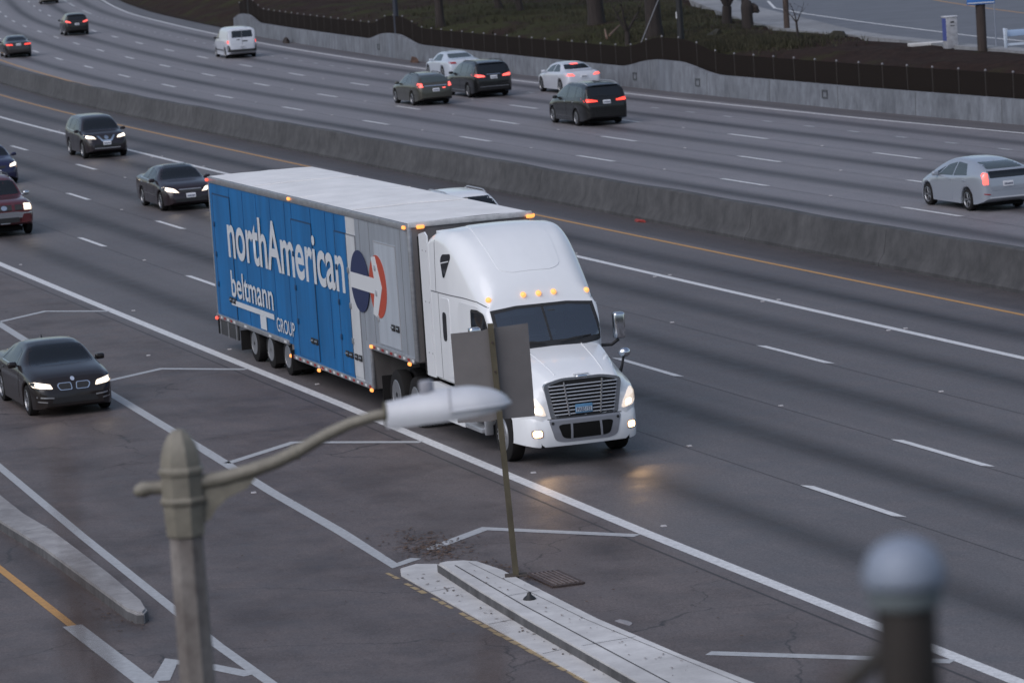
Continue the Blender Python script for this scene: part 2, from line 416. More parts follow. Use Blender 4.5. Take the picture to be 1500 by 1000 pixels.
LANES = [(-1.22, 2.59), (2.59, 5.88), (5.88, 9.08), (9.08, 12.43), (12.43, 15.56), (20.85, 24.2), (24.2, 28.0), (28.0, 31.6), (31.6, 35.0), (35.0, 37.9)]
def road_sheet():
    ss = np.concatenate([np.arange(-420, -130, 4.0), np.arange(-130, -30, 2.0), np.arange(-30, 62, 1.0)])
    ts = np.arange(-34, 40.9, .25)
    v = []; uv = []; stn = []; gor = []; far_sheen = []
    ns, n2 = len(ss), len(ts)
    blobs = [(10.7, -2.4, .9, .45, .55), (-9, -3.1, 1.2, .3, .35), (-6.5, -2.2, 2.0, .25, .3), (1.5, -3.6, 1.5, .4, .3), (-15, -2.0, 2.0, .3, .25), (7.9, -4.3, .8, .5, .3),
             (6.5, -10.6, 4.0, .25, .7), (11.9, -10.4, .8, .5, .5), (3.0, -11.6, 3, .5, .2), (13, -8, 2.5, 1.2, .18), (2, -7.2, 8, .9, .22)]
    for s in ss:
        for t in ts:
            v.append(P(s, t, 0)); uv.append((s, t))
            q = 0.0
            for k, (a, b) in enumerate(LANES):
                c = (a + b) / 2; q = max(q, (.88 if k else .78) * math.exp(-((t - c) / .50) ** 2))
                for e in (-.95, .95): q = max(q, .10 * math.exp(-((t - c - e) / .35) ** 2))
            if 15.75 < t < 17.6: q = max(q, .55)
            if 17.6 <= t < 20.6: q = max(q, .45)
            if t > 38.2: q = max(q, .62)
            for (bs, bt, ws, wt, am) in blobs:
                q += am * math.exp(-((s - bs) / ws) ** 2 - ((t - bt) / wt) ** 2)
            far_sheen.append(1.0 if t > 18 else 0.0)  # painted sky sheen covers the far carriageway
            stn.append(min(q, 1)); gor.append(1.0 if t < -1.6 else (0.5 if t < -1.3 else 0))
    f = [(i * n2 + j, i * n2 + j + 1, (i + 1) * n2 + j + 1, (i + 1) * n2 + j) for i in range(ns - 1) for j in range(n2 - 1)]
    me = mesh(v, f, 'freeway')
    for nm, dat in (('stain', stn), ('gore', gor), ('far_sheen', far_sheen)):
        a = me.attributes.new(nm, 'FLOAT', 'POINT'); a.data.foreach_set('value', dat)
    ul = me.uv_layers.new(name='road'); idx = np.zeros(len(me.loops), int); me.loops.foreach_get('vertex_index', idx)
    ul.data.foreach_set('uv', np.array(uv)[idx].ravel())
    if me.polygons[0].normal.z < 0: me.flip_normals()
    o = link('freeway', me, ASPH)
    tag(o, 'grey asphalt freeway of many lanes curving away to the upper left', 'road', kind='structure')
    return o
ROAD = road_sheet()

def ribbon(name, s0, s1, t0, width, m, z=.004, parent=ROAD, step=3.0, slant=0.0):
    n = max(1, int(abs(s1 - s0) / step)); v = []; f = []
    tf = t0 if callable(t0) else (lambda s: t0)
    for i in range(n + 1):
        s = s0 + (s1 - s0) * i / n; t = tf(s)
        v += [P(s - slant, t - width / 2, z), P(s + slant, t + width / 2, z)]
    for i in range(n): f.append((2 * i, 2 * i + 1, 2 * i + 3, 2 * i + 2))
    me = mesh(v, f, name)
    if me.polygons[0].normal.z < 0: me.flip_normals()
    return link(name, me, m, parent)
def stripe(name, st, width, m, z=.005, parent=ROAD):
    """painted band along a polyline given in road coordinates, mitred corners"""
    pts = [P(a, b) for a, b in st]; v = []; f = []
    for i, p in enumerate(pts):
        d1 = (pts[i] - pts[i - 1]).normalized() if i else (pts[1] - pts[0]).normalized()
        d2 = (pts[i + 1] - pts[i]).normalized() if i < len(pts) - 1 else d1
        d = (d1 + d2).normalized(); nrm = Vector((-d.y, d.x, 0)); k = 1 / max(.5, d.dot(d1))
        v += [p - nrm * width / 2 * k + Vector((0, 0, z)), p + nrm * width / 2 * k + Vector((0, 0, z))]
    for i in range(len(pts) - 1): f.append((2 * i, 2 * i + 1, 2 * i + 3, 2 * i + 2))
    me = mesh(v, f, name)
    if me.polygons[0].normal.z < 0: me.flip_normals()
    return link(name, me, m, parent)
def tf(tab):
    xs = [a for a, _ in tab]; ys = [b for _, b in tab]
    return lambda s: float(np.interp(s, xs, ys))
T_L1 = tf([(-60, -1.12), (-8, -1.10), (10, -1.30), (60, -1.30)])
T_M0 = tf([(-420, 38.8), (-300, 38.5), (-260, 38.1), (-180, 37.8), (-131, 37.65), (-89, 37.55), (-70, 37.85), (-56, 38.4), (40, 40)])
T_WALL = tf([(-210, 39.6), (-196, 39.45), (-140, 39.45), (-95, 39.2), (-74, 39.5), (-60, 40.0), (40, 41.5)])

ribbon('edge_line', -62, 55, T_L1, .24, WPAINT)
tag(ribbon('edge_line', -420, 55, 12.42, .20, WPAINT), None)
ribbon('yellow_edge_line', -420, 55, 15.58, .13, YPAINT)
ribbon('yellow_edge_line', -420, 55, 20.85, .15, YPAINT)
ribbon('edge_line', -420, 40, T_M0, .17, WPAINT)
def dashes(t, starts, ln=3.75, wd=.15, slant=.12):
    for s in starts:
        ribbon('lane_dash', s, s + ln, t, wd, WPAINT, slant=slant)
dashes(2.59, [7.6 + 14.63 * k for k in range(-5, 3)])
dashes(5.88, [4.2 - 14.6 * k for k in range(-2, 8)])
dashes(9.07, [-9.8 - 14.6 * k for k in range(-3, 9)])
dashes(24.2, [-49.9 + 14.63 * k for k in range(-12, 4)], 4.0)
dashes(28.0, [-57.9 + 14.63 * k for k in range(-17, 4)], 3.9)
dashes(31.6, [-40, -54.1, -68, -82, -95.5, -109.6, -123.8, -138.3, -152.7, -167.6, -181.3, -196.4, -210.9, -225.7, -240, -254.6, -270.5, -287.2, -302.2, -318.5], 3.9)
for s in np.arange(-51.2 + 8.7, -262, -4.36): ribbon('short_lane_dash', s, s + 1.0, 35.0, .14, WPAINT2, slant=.05)
for s in (-264, -290, -305): ribbon('lane_dash', s - 12, s, 35.1, .2, WPAINT2)
# tar seams along the lane joints
for t in (2.50, 5.80, 9.0, 24.1, 27.9, 31.5, 34.9): ribbon('tar_seam', -330, 50, t, .026, TAR, z=.002)
ribbon('tar_seam', -60, 50, lambda s: T_L1(s) - .42, .05, TAR, z=.002)
# raised markers
STUD = mesh([(-.06, -.06, 0), (.06, -.06, 0), (.06, .06, 0), (-.06, .06, 0), (-.035, -.05, .02), (.035, -.05, .02), (.035, .05, .02), (-.035, .05, .02)],
            [(4, 5, 6, 7), (0, 1, 5, 4), (1, 2, 6, 5), (2, 3, 7, 6), (3, 0, 4, 7)], 'road_stud')
STUD.materials.append(mat('stud_white', (.42, .40, .40), .4))
def stud(s, t):
    o = bpy.data.objects.new('road_stud', STUD); COL.objects.link(o); o.parent = ROAD; o.location = P(s, t, .003); o.rotation_euler = (0, 0, heading(s)); o.scale = (.75, .75, 1)
for k in range(-4, 3): stud(7.6 + 14.63 * k + 9.2, 2.59)
for k in range(-2, 6): stud(4.2 - 14.6 * k + 9.2, 5.88)
for k in range(-3, 6): stud(-9.8 - 14.6 * k + 9.2, 9.07)
for k in range(-7, 4): stud(-49.9 + 14.63 * k + 9.2, 24.2); stud(-57.9 + 14.63 * k + 9.2, 28.0); stud(-68 + 14.2 * k + 9.2, 31.6)
for k in range(-12, 3):
    stud(-17.2 + 7.3 * k, 12.62); stud(-17.2 + 7.3 * k, 12.2)
for s in (-44, -29, -19, -11.5, 9.6, 3): stud(s, T_L1(s) + .45)
for s, t in ((-19.5, -2.5), (-36, -3.3), (-12, -8.6), (1.5, -5.6), (-4.2, -5.6)): stud(s, t)
# gore and ramp markings
stripe('gore_line', [(-60, -3.2), (-29.1, -4.17), (-13.9, -4.73), (-4.1, -5.07), (1.8, -5.31), (6.4, -5.43), (9.99, -5.60), (9.6, -5.12)], .22, WPAINT2)
stripe('chevron_stripe', [(-29.6, -4.1), (-31.0, -2.59), (-29.5, -1.2)], .22, WPAINT2)
stripe('chevron_stripe', [(-15.6, -4.6), (-16.9, -2.83), (-15.2, -1.25)], .22, WPAINT2)
stripe('chevron_stripe', [(-2.2, -5.1), (-3.8, -3.36), (-2.0, -1.3)], .22, WPAINT2)
stripe('chevron_stripe', [(9.0, -4.7), (7.8, -3.34), (10.1, -1.5)], .24, WPAINT2)
stripe('chevron_stripe', [(19.1, -3.95), (20.8, -2.2), (21.6, -1.45)], .24, WPAINT2)
stripe('ramp_edge_line', [(-40, -7.6), (-5, -8.93), (3.8, -9.27), (11, -9.51), (14.2, -9.63), (20, -9.7), (30, -9.8)], .17, WPAINT2)
stripe('yellow_edge_line', [(-20, -11.1), (5.9, -11.13), (11.4, -11.15)], .14, YPAINT)
stripe('ramp_edge_line', [(11.4, -11.15), (16.1, -11.15), (30, -11.2)], .30, WPAINT2)
stripe('chevron_stripe', [(16.1, -10.95), (14.9, -10.5), (15.6, -10.1), (16.5, -9.75)], .26, WPAINT2, z=.006)
YD = worn_paint('worn_yellow_dots', (.42, .30, .14), .5)
for k in range(46):
    s = 10.5 + k * .34
    if random.random() < .06: continue
    stripe('worn_yellow_block', [(s, -5.88 - .012 * (s - 10.5) + random.uniform(-.015, .015)), (s + random.uniform(.24, .33), -5.88 - .012 * (s - 10.3))], random.uniform(.06, .10), YD, z=.004)

# ------------------------------------------------------------------ kerb islands
def st_poly(L): return [P(a, b)[:2] for a, b in L]
gi = empty('gore_island', P(15, -5, 0)); tag(gi, 'pale concrete kerbed island with gutter at the tip of the painted gore', 'traffic island')
def relp(o, obj):
    obj.parent = o; obj.matrix_parent_inverse = Matrix.Translation(-o.location) if o.rotation_euler.z == 0 else o.matrix_basis.inverted(); return obj
near_top = [(11.07, -5.22), (13.54, -5.38), (16.07, -5.50), (18.45, -5.58), (20.68, -5.66), (34, -6.1)]
far_top = [(11.33, -4.64), (12.27, -4.57), (13.5, -4.60), (16.69, -4.66), (19.73, -4.57), (21.96, -4.42), (34, -3.6)]
sw = st_poly(near_top[::-1] + [(11.0, -5.05), (11.1, -4.8)] + far_top)
relp(gi, prism('raised_walk', sw, -.05, .17, ISLC, None, bev=.025))
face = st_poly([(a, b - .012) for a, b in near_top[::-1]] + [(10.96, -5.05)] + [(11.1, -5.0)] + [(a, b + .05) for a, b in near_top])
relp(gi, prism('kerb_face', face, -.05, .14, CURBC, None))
gut = st_poly([(34, -6.75), (19.8, -5.98), (14.8, -5.86), (10.9, -5.78), (10.35, -5.62), (10.15, -5.30), (10.35, -5.02), (11.1, -4.95)] + [(a, b + .03) for a, b in near_top])
relp(gi, prism('gutter_pan', gut, -.05, .022, ISLC, None, bev=.01))
JNT = mat('joint_dark', (.05, .05, .052), .9)
relp(gi, stripe('joint', [(11.45, -5.06), (15.06, -5.22), (21.3, -5.36), (33, -5.7)], .025, JNT, z=.173, parent=None))
relp(gi, stripe('joint', [(11.35, -4.80), (16.69, -4.82), (21.9, -4.58), (33, -3.95)], .012, JNT, z=.173, parent=None))
for a, b, c in ((14.3, -5.25, -4.65), (18.3, -5.5, -4.66), (22.3, -5.6, -4.45)): relp(gi, stripe('joint', [(a, b), (a - .1, c)], .012, JNT, z=.174, parent=None))
for a in (12.5, 15.4, 17.8, 20.3): relp(gi, stripe('joint', [(a, -5.84 - .012 * (a - 12)), (a - .1, -5.38 - .035 * (a - 12))], .012, JNT, z=.025, parent=None))
li = empty('ramp_island', P(5, -10, 0)); tag(li, 'narrow grey concrete island with rounded end beside the yellow line', 'traffic island')
lp = [(-30, -9.2), (1.77, -9.86), (3.81, -9.80), (8.41, -9.88), (11.0, -9.98), (11.7, -10.05), (11.95, -10.16), (11.9, -10.26), (11.5, -10.31), (5.34, -10.27), (2.09, -10.36), (-30, -10.0)]
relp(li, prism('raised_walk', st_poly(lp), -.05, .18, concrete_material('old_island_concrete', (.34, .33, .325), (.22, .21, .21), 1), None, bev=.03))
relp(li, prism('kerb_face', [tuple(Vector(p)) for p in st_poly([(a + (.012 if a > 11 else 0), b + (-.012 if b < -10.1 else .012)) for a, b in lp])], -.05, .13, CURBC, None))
relp(li, stripe('joint', [(3.6, -10.28), (3.4, -9.78)], .02, mat('joint_pale', (.4, .4, .41), .8), z=.184, parent=None))
# drain grate
dg = empty('storm_drain', P(12.75, -3.88, 0), heading(12.7)); tag(dg, 'rusty iron storm drain grate in the asphalt beside the island', 'drain grate')
RUST = mat('rust_iron', (.085, .062, .056), .75, .4, noise=.4, nscale=12)
box('pit', (0, 0, .006), (1.15, .46, .012), mat('pit_black', (.006, .006, .006), .95), dg)
for i in range(6): box('bar', (0, -.18 + i * .072, .028), (1.12, .026, .03), mat('worn_iron', (.20, .16, .15), .6, .4, noise=.3, nscale=8), dg)
for y in (-.24, .24): box('frame', (0, y, .018), (1.2, .05, .03), RUST, dg)
for x in (-.6, .6): box('frame', (x, 0, .018), (.05, .44, .03), RUST, dg)
# small black bollard stub on the island
lathe('bolt_stub', [(.13, 0), (.13, .02), (.10, .05), (.05, .09), (.035, .14), (.0, .15)], DARK, None, 12, c=(0, 0, 0))
bst = bpy.data.objects['bolt_stub']; bst.scale = (.75, .75, .75); bst.location = P(14.75, -5.0, .172); tag(bst, 'small black iron stub on the pale island behind the sign post', 'stub')

# ------------------------------------------------------------------ median barrier
def extrude_profile(name, prof_fn, ss, m, parent=None, smooth=35, close=True):
    v = []; f = []; n = None
    for s in ss:
        pr = prof_fn(s); n = len(pr); v += [P(s, a, b) for a, b in pr]
    for i in range(len(ss) - 1):
        for j in range(n if close else n - 1):
            k = (j + 1) % n; f.append((i * n + j, i * n + k, (i + 1) * n + k, (i + 1) * n + j))
    f.append(tuple(range(n))[::-1]); f.append(tuple(range((len(ss) - 1) * n, len(ss) * n)))
    bm = bmesh.new(); me = mesh(v, f, name); bm.from_mesh(me); bpy.data.meshes.remove(me)
    return frombm(name, bm, m, parent, smooth)
rz = {}
def bar_prof(s):
    h = .97 + .015 * math.sin(s * .31) + .012 * math.sin(s * .83 + 1)
    return [(17.30, -.05), (17.30, .09), (17.47, .33), (17.58, h - .03), (17.61, h), (17.86, h), (17.89, h - .03), (18.0, .33), (18.17, .09), (18.17, -.05)]
br = extrude_profile('median_barrier', bar_prof, list(np.arange(-420, -140, 4)) + list(np.arange(-140, 56, 1.0)), BARC)
tag(br, 'long grey concrete barrier dividing the two carriageways', 'barrier')
for s in np.arange(-140, 50, 9.1):
    extrude_profile('joint', lambda q: [(17.29, .0), (17.292, .085), (17.464, .33), (17.574, .92), (17.58, .92), (17.49, .33), (17.31, .0)], [s, s + .03], JNT, br, None)

# ------------------------------------------------------------------ far wall with humps, fence, light poles
def hump(s):
    h = 0
    for c in (-46.0, -95.8, -146.0, -196.0):
        d = abs(s - c)
        k = 1 if d < 1.0 else (0 if d > 7.0 else .5 + .5 * math.cos(math.pi * (d - 1.0) / 6.0))
        h = max(h, k)
    return h
def wall_h(s): return .93 + .47 * hump(s)
wl = extrude_profile('concrete_wall', lambda s: [(T_WALL(s), -.05), (T_WALL(s) + .04, wall_h(s)), (T_WALL(s) + .27, wall_h(s)), (T_WALL(s) + .30, -.05)], list(np.arange(-201.5, 30, .5)), WALLC)
tag(wl, 'pale concrete shoulder wall with raised humps below the dark fence', 'wall')
for c in (-95.8, -146.0, -196.0):
    extrude_profile('pilaster', lambda s: [(T_WALL(s) - .012, 0), (T_WALL(s) + .028, wall_h(s) - .01), (T_WALL(s) + .06, wall_h(s) - .01), (T_WALL(s) + .03, 0)], [c - .9, c - .3, c + .3, c + .9], concrete_material('pilaster_concrete', (.21, .23, .26), (.13, .14, .16), .3), wl, None)
for s in (-100.0, -91.6, -77.2, -149.2): 
    for (a, b, z0, z1) in ((-.28, .28, .36, .42), (-.28, .28, .66, .72), (-.28, -.20, .42, .66), (.20, .28, .42, .66)):
        extrude_profile('access_plate', lambda q: [(T_WALL(q) - .012, z0), (T_WALL(q) - .012 + .012, z1), (T_WALL(q) + .05, z1), (T_WALL(q) + .05, z0)], [s + a, s + b], mat('plate_dark', (.06, .065, .07), .8), wl, None)
for s in np.arange(-200, 20, 7.3):
    extrude_profile('joint', lambda q: [(T_WALL(q) - .004, 0), (T_WALL(q) + .032, wall_h(q) - .02), (T_WALL(q) + .06, wall_h(q) - .02), (T_WALL(q) + .03, 0)], [s, s + .05], mat('wall_joint', (.10, .105, .11), .9), wl, None)
fn = empty('boundary_fence', P(-100, 39.9, 0)); tag(fn, 'dark mesh fence with pale capped posts running along the concrete wall', 'fence')
FM = mat('fence_mesh', (.018, .014, .012), .95, spec=.1, alpha=.93)
FP = mat('fence_post', (.022, .018, .016), .85); FCAP = mat('fence_cap', (.20, .195, .20), .6, .2)
def fence_top(s): return 1.84 + .56 * hump(s)
fs = list(np.arange(-200.5, -40, 2.25))
for i, s in enumerate(fs):
    t = T_WALL(s) + .42; p = P(s, t)
    o = relp(fn, tube('post', [p + Vector((0, 0, .3)), p + Vector((0, 0, fence_top(s) + .03))], .035, FP, None, 6))
    c = bmesh.new(); bm_lathe(c, [(.045, 0), (.05, .03), (.03, .07), (.0, .08)], 6, 'Z', p + Vector((0, 0, fence_top(s) + .03)))
    co = frombm('post_cap', c, FCAP, None, 60); relp(fn, co)
    if i:
        s0 = fs[i - 1]; v = []; f = []
        for k in range(7):
            q = s0 + (s - s0) * k / 6; tt = T_WALL(q) + .42
            for (dt, zz) in ((-.012, .25), (-.012, fence_top(q)), (.012, fence_top(q)), (.012, .25)): v.append(P(q, tt + dt, zz))
        for k in range(6):
            for j in range(4): f.append((4 * k + j, 4 * k + (j + 1) % 4, 4 * k + 4 + (j + 1) % 4, 4 * k + 4 + j))
        relp(fn, part('mesh_panel', v, f, FM))
POLEM = mat('pole_black', (.012, .012, .013), .6)
def light_pole(s, t, z, label, h=11.0, m=POLEM):
    e = empty('light_pole', P(s, t, z), heading(s)); tag(e, label, 'light pole', 'light poles behind the far wall')
    tube('pole', [(0, 0, -.6), (0, 0, h)], [.17, .09], m, e, 12)
    tube('arm', [(0, 0, h - .1), (0, -1.2, h + .5), (0, -2.4, h + .6)], [.06, .05, .045], m, e, 8)
    box('lamp_head', (0, -2.8, h + .58), (.32, .8, .14), mat('lamp_grey', (.4, .4, .42), .5), e, .05)
    return e
lpz = light_pole(-95.3, 39.95, .9, 'black light pole with a white label standing on the nearest wall hump')
box('label_plate', (0, -.16, 2.55), (.10, .02, .30), mat('label_white', (.6, .6, .6), .5), lpz)
light_pole(-146.2, 39.95, .9, 'dark light pole on the second wall hump behind the white coupe', m=mat('pole_blue', (.022, .026, .040), .5))
light_pole(-196.0, 39.95, .9, 'dark light pole on the far wall hump beyond the white van')

# ------------------------------------------------------------------ bank, upper road
def upper_edge(s):
    return float(np.interp(s, [-170, -145.8, -124.6, -112.4, -103, -97.4, -92.7, -88.6, -79.5, -70.5, -55, -20], [64, 58.1, 53, 50, 48.1, 47.6, 47.4, 47, 46, 45.4, 44.8, 44.5]))
def bank_sheet():
    ss = list(np.arange(-420, -20, 2.0)); v = []; f = []; gr = []
    ds = [.3, .6, 1, 1.5, 2, 2.6, 3.2, 4, 5, 6, 7, 8.5, 10, 12, 15, 19, 24, 32, 45, 70, 120, 200]
    for s in ss:
        up = upper_edge(s) - T_WALL(s)
        for d in ds:
            z = .55 + 1.43 * (1 - math.exp(-d / 1.7)) if s < -40 else 1.9
            if s < -202: z = .05 + 1.9 * max(0, min(1, (d - 1) / 6))
            bump = .10 * math.sin(s * .9 + d) + .10 * math.sin(s * .37 - d * 1.3) + random.uniform(-.07, .07)
            if d > up - 1.2 and s > -170:
                bump = -.02 - (.35 if d > up + .5 else 0)
                z += bump
            elif 1 < d: z += bump * .7
            v.append(P(s, T_WALL(s) + d, z))
            g = .25
            for (cs, cd, ws, wd, am) in ((-112, 4, 12, 5, .75), (-150, 8, 25, 10, .55), (-95.5, 4, 4, 2.0, .7), (-84, 1.5, 3, 1.0, .3), (-130, 12, 15, 4, .4)):
                g += am * math.exp(-((s - cs) / ws) ** 2 - ((d - cd) / wd) ** 2)
            if s > -93 : g -= .2
            gr.append(g)
    n = len(ds)
    for i in range(len(ss) - 1):
        for j in range(n - 1): f.append((i * n + j, i * n + j + 1, (i + 1) * n + j + 1, (i + 1) * n + j))
    me = mesh(v, f, 'bank'); a = me.attributes.new('grass', 'FLOAT', 'POINT'); a.data.foreach_set('value', gr)
    if sum(p.normal.z for p in me.polygons) < 0: me.flip_normals()
    o = link('bank', me, SOIL, None, 180); tag(o, 'dark earth and grass bank behind the fence', 'bank', kind='structure')
bank_sheet()
def strip_between(name, a, b, z0, z1, m, ss):
    v = []; f = []
    for s in ss: v += [P(s, a(s), z0), P(s, a(s), z1), P(s, b(s), z1), P(s, b(s), z0)]
    for i in range(len(ss) - 1):
        for j in range(3): f.append((4 * i + j, 4 * i + j + 1, 4 * i + 5 + j, 4 * i + 4 + j))
    bm = bmesh.new(); me = mesh(v, f); bm.from_mesh(me); bpy.data.meshes.remove(me)
    return frombm(name, bm, m)
curb_o = lambda s: float(np.interp(s, [-170, -142, -121.7, -110, -97, -90.3, -85, -77.7, -55, -20], [68, 59.6, 54.9, 52.3, 49.2, 48.0, 47.5, 46.7, 45.6, 45.2]))
US = list(np.arange(-168, -22, 3.0))
sk = strip_between('sidewalk', upper_edge, curb_o, 1.6, 2.02, concrete_material('sidewalk_concrete', (.27, .275, .285), (.19, .19, .20), 1), US); tag(sk, 'pale concrete pavement along the side street', 'pavement', kind='structure')
ur = strip_between('side_street', lambda s: curb_o(s) - .02, lambda s: curb_o(s) + 60, 1.5, 1.90, mat('street_asphalt', (.105, .105, .118), .6, noise=.16, nscale=.6), US); tag(ur, 'grey side street on the higher ground', 'road', kind='structure')
stripe('edge_line', [(-137.7, 60.3), (-128, 57.2), (-118.6, 55.45), (-106.2, 53.4), (-96.9, 51.95), (-86, 50.3), (-79, 49.5), (-50, 47.5)], .16, WPAINT, z=1.905, parent=ur)
stripe('stop_line', [(-119.7, 54.2), (-120.1, 56.0)], .16, WPAINT2, z=1.905, parent=ur)
stripe('yellow_centre_line', [(-135, 67.5), (-119.9, 63.9), (-109.7, 61.7), (-101, 60), (-60, 54)], .14, YPAINT, z=1.905, parent=ur)
# ------------------------------------------------------------------ vehicles
def wheel_meshes(r, wdt, spokes=5, rim_mat=None, key=None, rr=.66):
    bm = bmesh.new()
    bm_lathe(bm, [(r * rr, -wdt / 2), (r * .86, -wdt / 2), (r * .97, -wdt * .42), (r, -wdt * .25), (r, wdt * .25), (r * .97, wdt * .42), (r * .86, wdt / 2), (r * rr, wdt / 2)], 28, 'Y', cap=False)
    bmesh.ops.recalc_face_normals(bm, faces=bm.faces[:])
    ty = bpy.data.meshes.new('tyre'); bm.to_mesh(ty); bm.free(); ty.materials.append(BLACK)
    ty.polygons.foreach_set('use_smooth', [True] * len(ty.polygons)); ty.set_sharp_from_angle(angle=math.radians(40))
    bm = bmesh.new()
    bm_lathe(bm, [(0, wdt * .28), (r * .20, wdt * .30), (r * .20, wdt * .20)], 16, 'Y')
    bm_lathe(bm, [(r * .70, wdt * .50), (r * .64, wdt * .52), (r * .60, wdt * .40), (r * .60, wdt * .0), (r * .70, wdt * .0)], 28, 'Y', cap=False)
    for k in range(spokes):
        a = 2 * math.pi * k / spokes
        rot = Matrix.Rotation(a, 3, 'Y')
        bm_box(bm, rot @ Vector((r * .40, 0, 0)) + Vector((0, wdt * .33, 0)), (r * .52, wdt * .16, r * .16), .008, 1, rot)
    bmesh.ops.recalc_face_normals(bm, faces=bm.faces[:])
    ri = bpy.data.meshes.new('wheel'); bm.to_mesh(ri); bm.free(); ri.materials.append(mat('alloy', (.26, .265, .28), .32, .75))
    bm = bmesh.new(); bm_lathe(bm, [(r * .62, -.01), (r * .62, .01)], 20, 'Y'); bmesh.ops.recalc_face_normals(bm, faces=bm.faces[:])
    bk = bpy.data.meshes.new('brake_disc'); bm.to_mesh(bk); bm.free(); bk.materials.append(mat('brake_dark', (.02, .02, .02), .6))
    return ty, ri, bk
def add_wheel(parent, ms, x, y, r):
    ty, ri, bk = ms
    o = link('wheel', ri, None, parent); o.location = (x, y, r); o.rotation_euler = (0, 0, 0 if y > 0 else math.pi)
    a = link('tyre', ty, None, o); b = link('brake_disc', bk, None, o)
    return o

class Car:
    def __init__(self, name, label, cat, group, s, t, paint, style, L, W, axle, wheelbase, r, dirn=1, ref='front', spokes=5, H=1.0, rim=None, fov=.17, yaw=0.0):
        """axle: distance of the reference axle from its own end; s,t is the ground point midway between the reference wheels"""
        th = heading(s) + (0 if dirn > 0 else math.pi) + yaw
        xf = L / 2 - fov * L; xr = xf - wheelbase
        xa = xf if ref == 'front' else xr
        p = P(s, t); d = Vector((math.cos(th), math.sin(th), 0))
        self.root = empty(name, p - d * xa, th); tag(self.root, label, cat, group)
        self.L, self.W, self.paint = L, W, paint
        S = style; sc = lambda tab: [(u, z * H if z > .5 else z) for u, z in tab]
        top, belt, plan, roofw, low = pchip(S['top']), pchip(S['belt']), pchip(S['plan']), pchip(S['roofw']), pchip(S['low'])
        self.H = H
        xs = set(np.round(np.linspace(-L / 2, L / 2, 42), 4))
        xs |= {round(-L / 2 + u * L, 4) for u, _ in S['top']}
        R = r + .065
        for xw in (xf, xr):
            xs = {x for x in xs if abs(x - xw) > R * 1.02 or abs(x) > L / 2 - .02}
            xs |= {round(xw + R * q, 4) for q in (-1.0, -.995, -.94, -.82, -.62, -.36, 0, .36, .62, .82, .94, .995, 1.0)}
        xs = sorted(x for x in xs if -L / 2 <= x <= L / 2)
        secs = []
        for x in xs:
            u = (x + L / 2) / L
            hw = plan(u) * W / 2; zl = low(u); zb = belt(u) * H; zt = max(top(u) * H, zb + .01); wr = min(roofw(u) * W / 2, hw * .97)
            za = zl
            for xw in (xf, xr):
                if abs(x - xw) < R * .9999: za = max(zl, r + math.sqrt(max(0, R * R - (x - xw) ** 2)))
            c = max(0.0, min(1.0, (zt - zb) / .35))
            zm = max(zl + .45 * (zb - zl), za + .04); zs = max(zb - .10, zm + .02); zb2 = max(zb, zs + .02)
            key = [(hw - .02, za), (hw, zm), (hw * .992, zs), (hw * .965, zb2)]
            r8 = (wr, zb2 + (zt - zb2) * (.62 + .22 * c)); 
            mid = ((key[-1][0] + r8[0]) / 2 + .015 * c, (key[-1][1] + r8[1]) / 2)
            key += [mid, r8, (wr * .86, zb2 + (zt - zb2) * (.86 + .08 * c)), (wr * .55, zb2 + (zt - zb2) * (.965 + .02 * c)), (0, zt)]
            pts = [(0, zl), (max(hw - .28, .05), zl), (max(hw - .275, .06), za)]
            kk = [Vector(q) for q in key]
            for i in range(len(kk) - 1):
                p0 = kk[max(i - 1, 0)]; p1 = kk[i]; p2 = kk[i + 1]; p3 = kk[min(i + 2, len(kk) - 1)]
                for q in (0, .5):
                    a = (p2 - p0) * .5 * .8; b = (p3 - p1) * .5 * .8
                    h = (2 * q**3 - 3 * q**2 + 1) * p1 + (q**3 - 2 * q**2 + q) * a + (-2 * q**3 + 3 * q**2) * p2 + (q**3 - q**2) * b
                    pts.append((h.x, h.y))
            pts.append((0, zt))
            secs.append([(x, a, b) for a, b in pts])
        v, f = loft(secs)
        bm = bmesh.new(); me = mesh(v, f); bm.from_mesh(me); bpy.data.meshes.remove(me)
        bmesh.ops.recalc_face_normals(bm, faces=bm.faces[:])
        self.bvh = BVHTree.FromBMesh(bm)
        self.body = frombm('body', bm, paint, self.root, 33)
        ms = wheel_meshes(r, .22, spokes, rim)
        for x in (xf, xr):
            for y in (W / 2 - .125, -W / 2 + .125): add_wheel(self.root, ms, x, y, r)
        box('underbody', (0, 0, .22), (L * .86, W * .62, .14), UNDER, self.root)
        self.xf, self.xr = xf, xr
    def X(self, u): return -self.L / 2 + u * self.L
    def hw(self, f): return f * self.W / 2
    def fr(self, name, poly, m, axis='front', both=False, off=.006, r=0.0, parent=None, depth=.012):
        """poly in (fraction of half width, height)"""
        if r: poly = rpoly(poly, r)
        q = [(a * self.W / 2, b) for a, b in poly]; out = [decal(name, self.bvh, q, axis, m, parent or self.root, off, depth)]
        if both: out.append(decal(name, self.bvh, [(-a, b) for a, b in q][::-1], axis, m, parent or self.root, off, depth))
        if name == 'headlight':
            cx = sum(a for a, _ in q) / len(q); cz = sum(b for _, b in q) / len(q); k = [(cx + (a - cx) * .62, cz + (b - cz) * .62) for a, b in q]
            for o, poly2 in zip(out, (k, [(-a, b) for a, b in k][::-1])):
                o.data.materials[0] = HLENS; decal('headlight_bulb', self.bvh, poly2, axis, m, o, off + .006, .004)
        return out
    def rear(self, *a, **k): return self.fr(*a, axis='rear', **k)
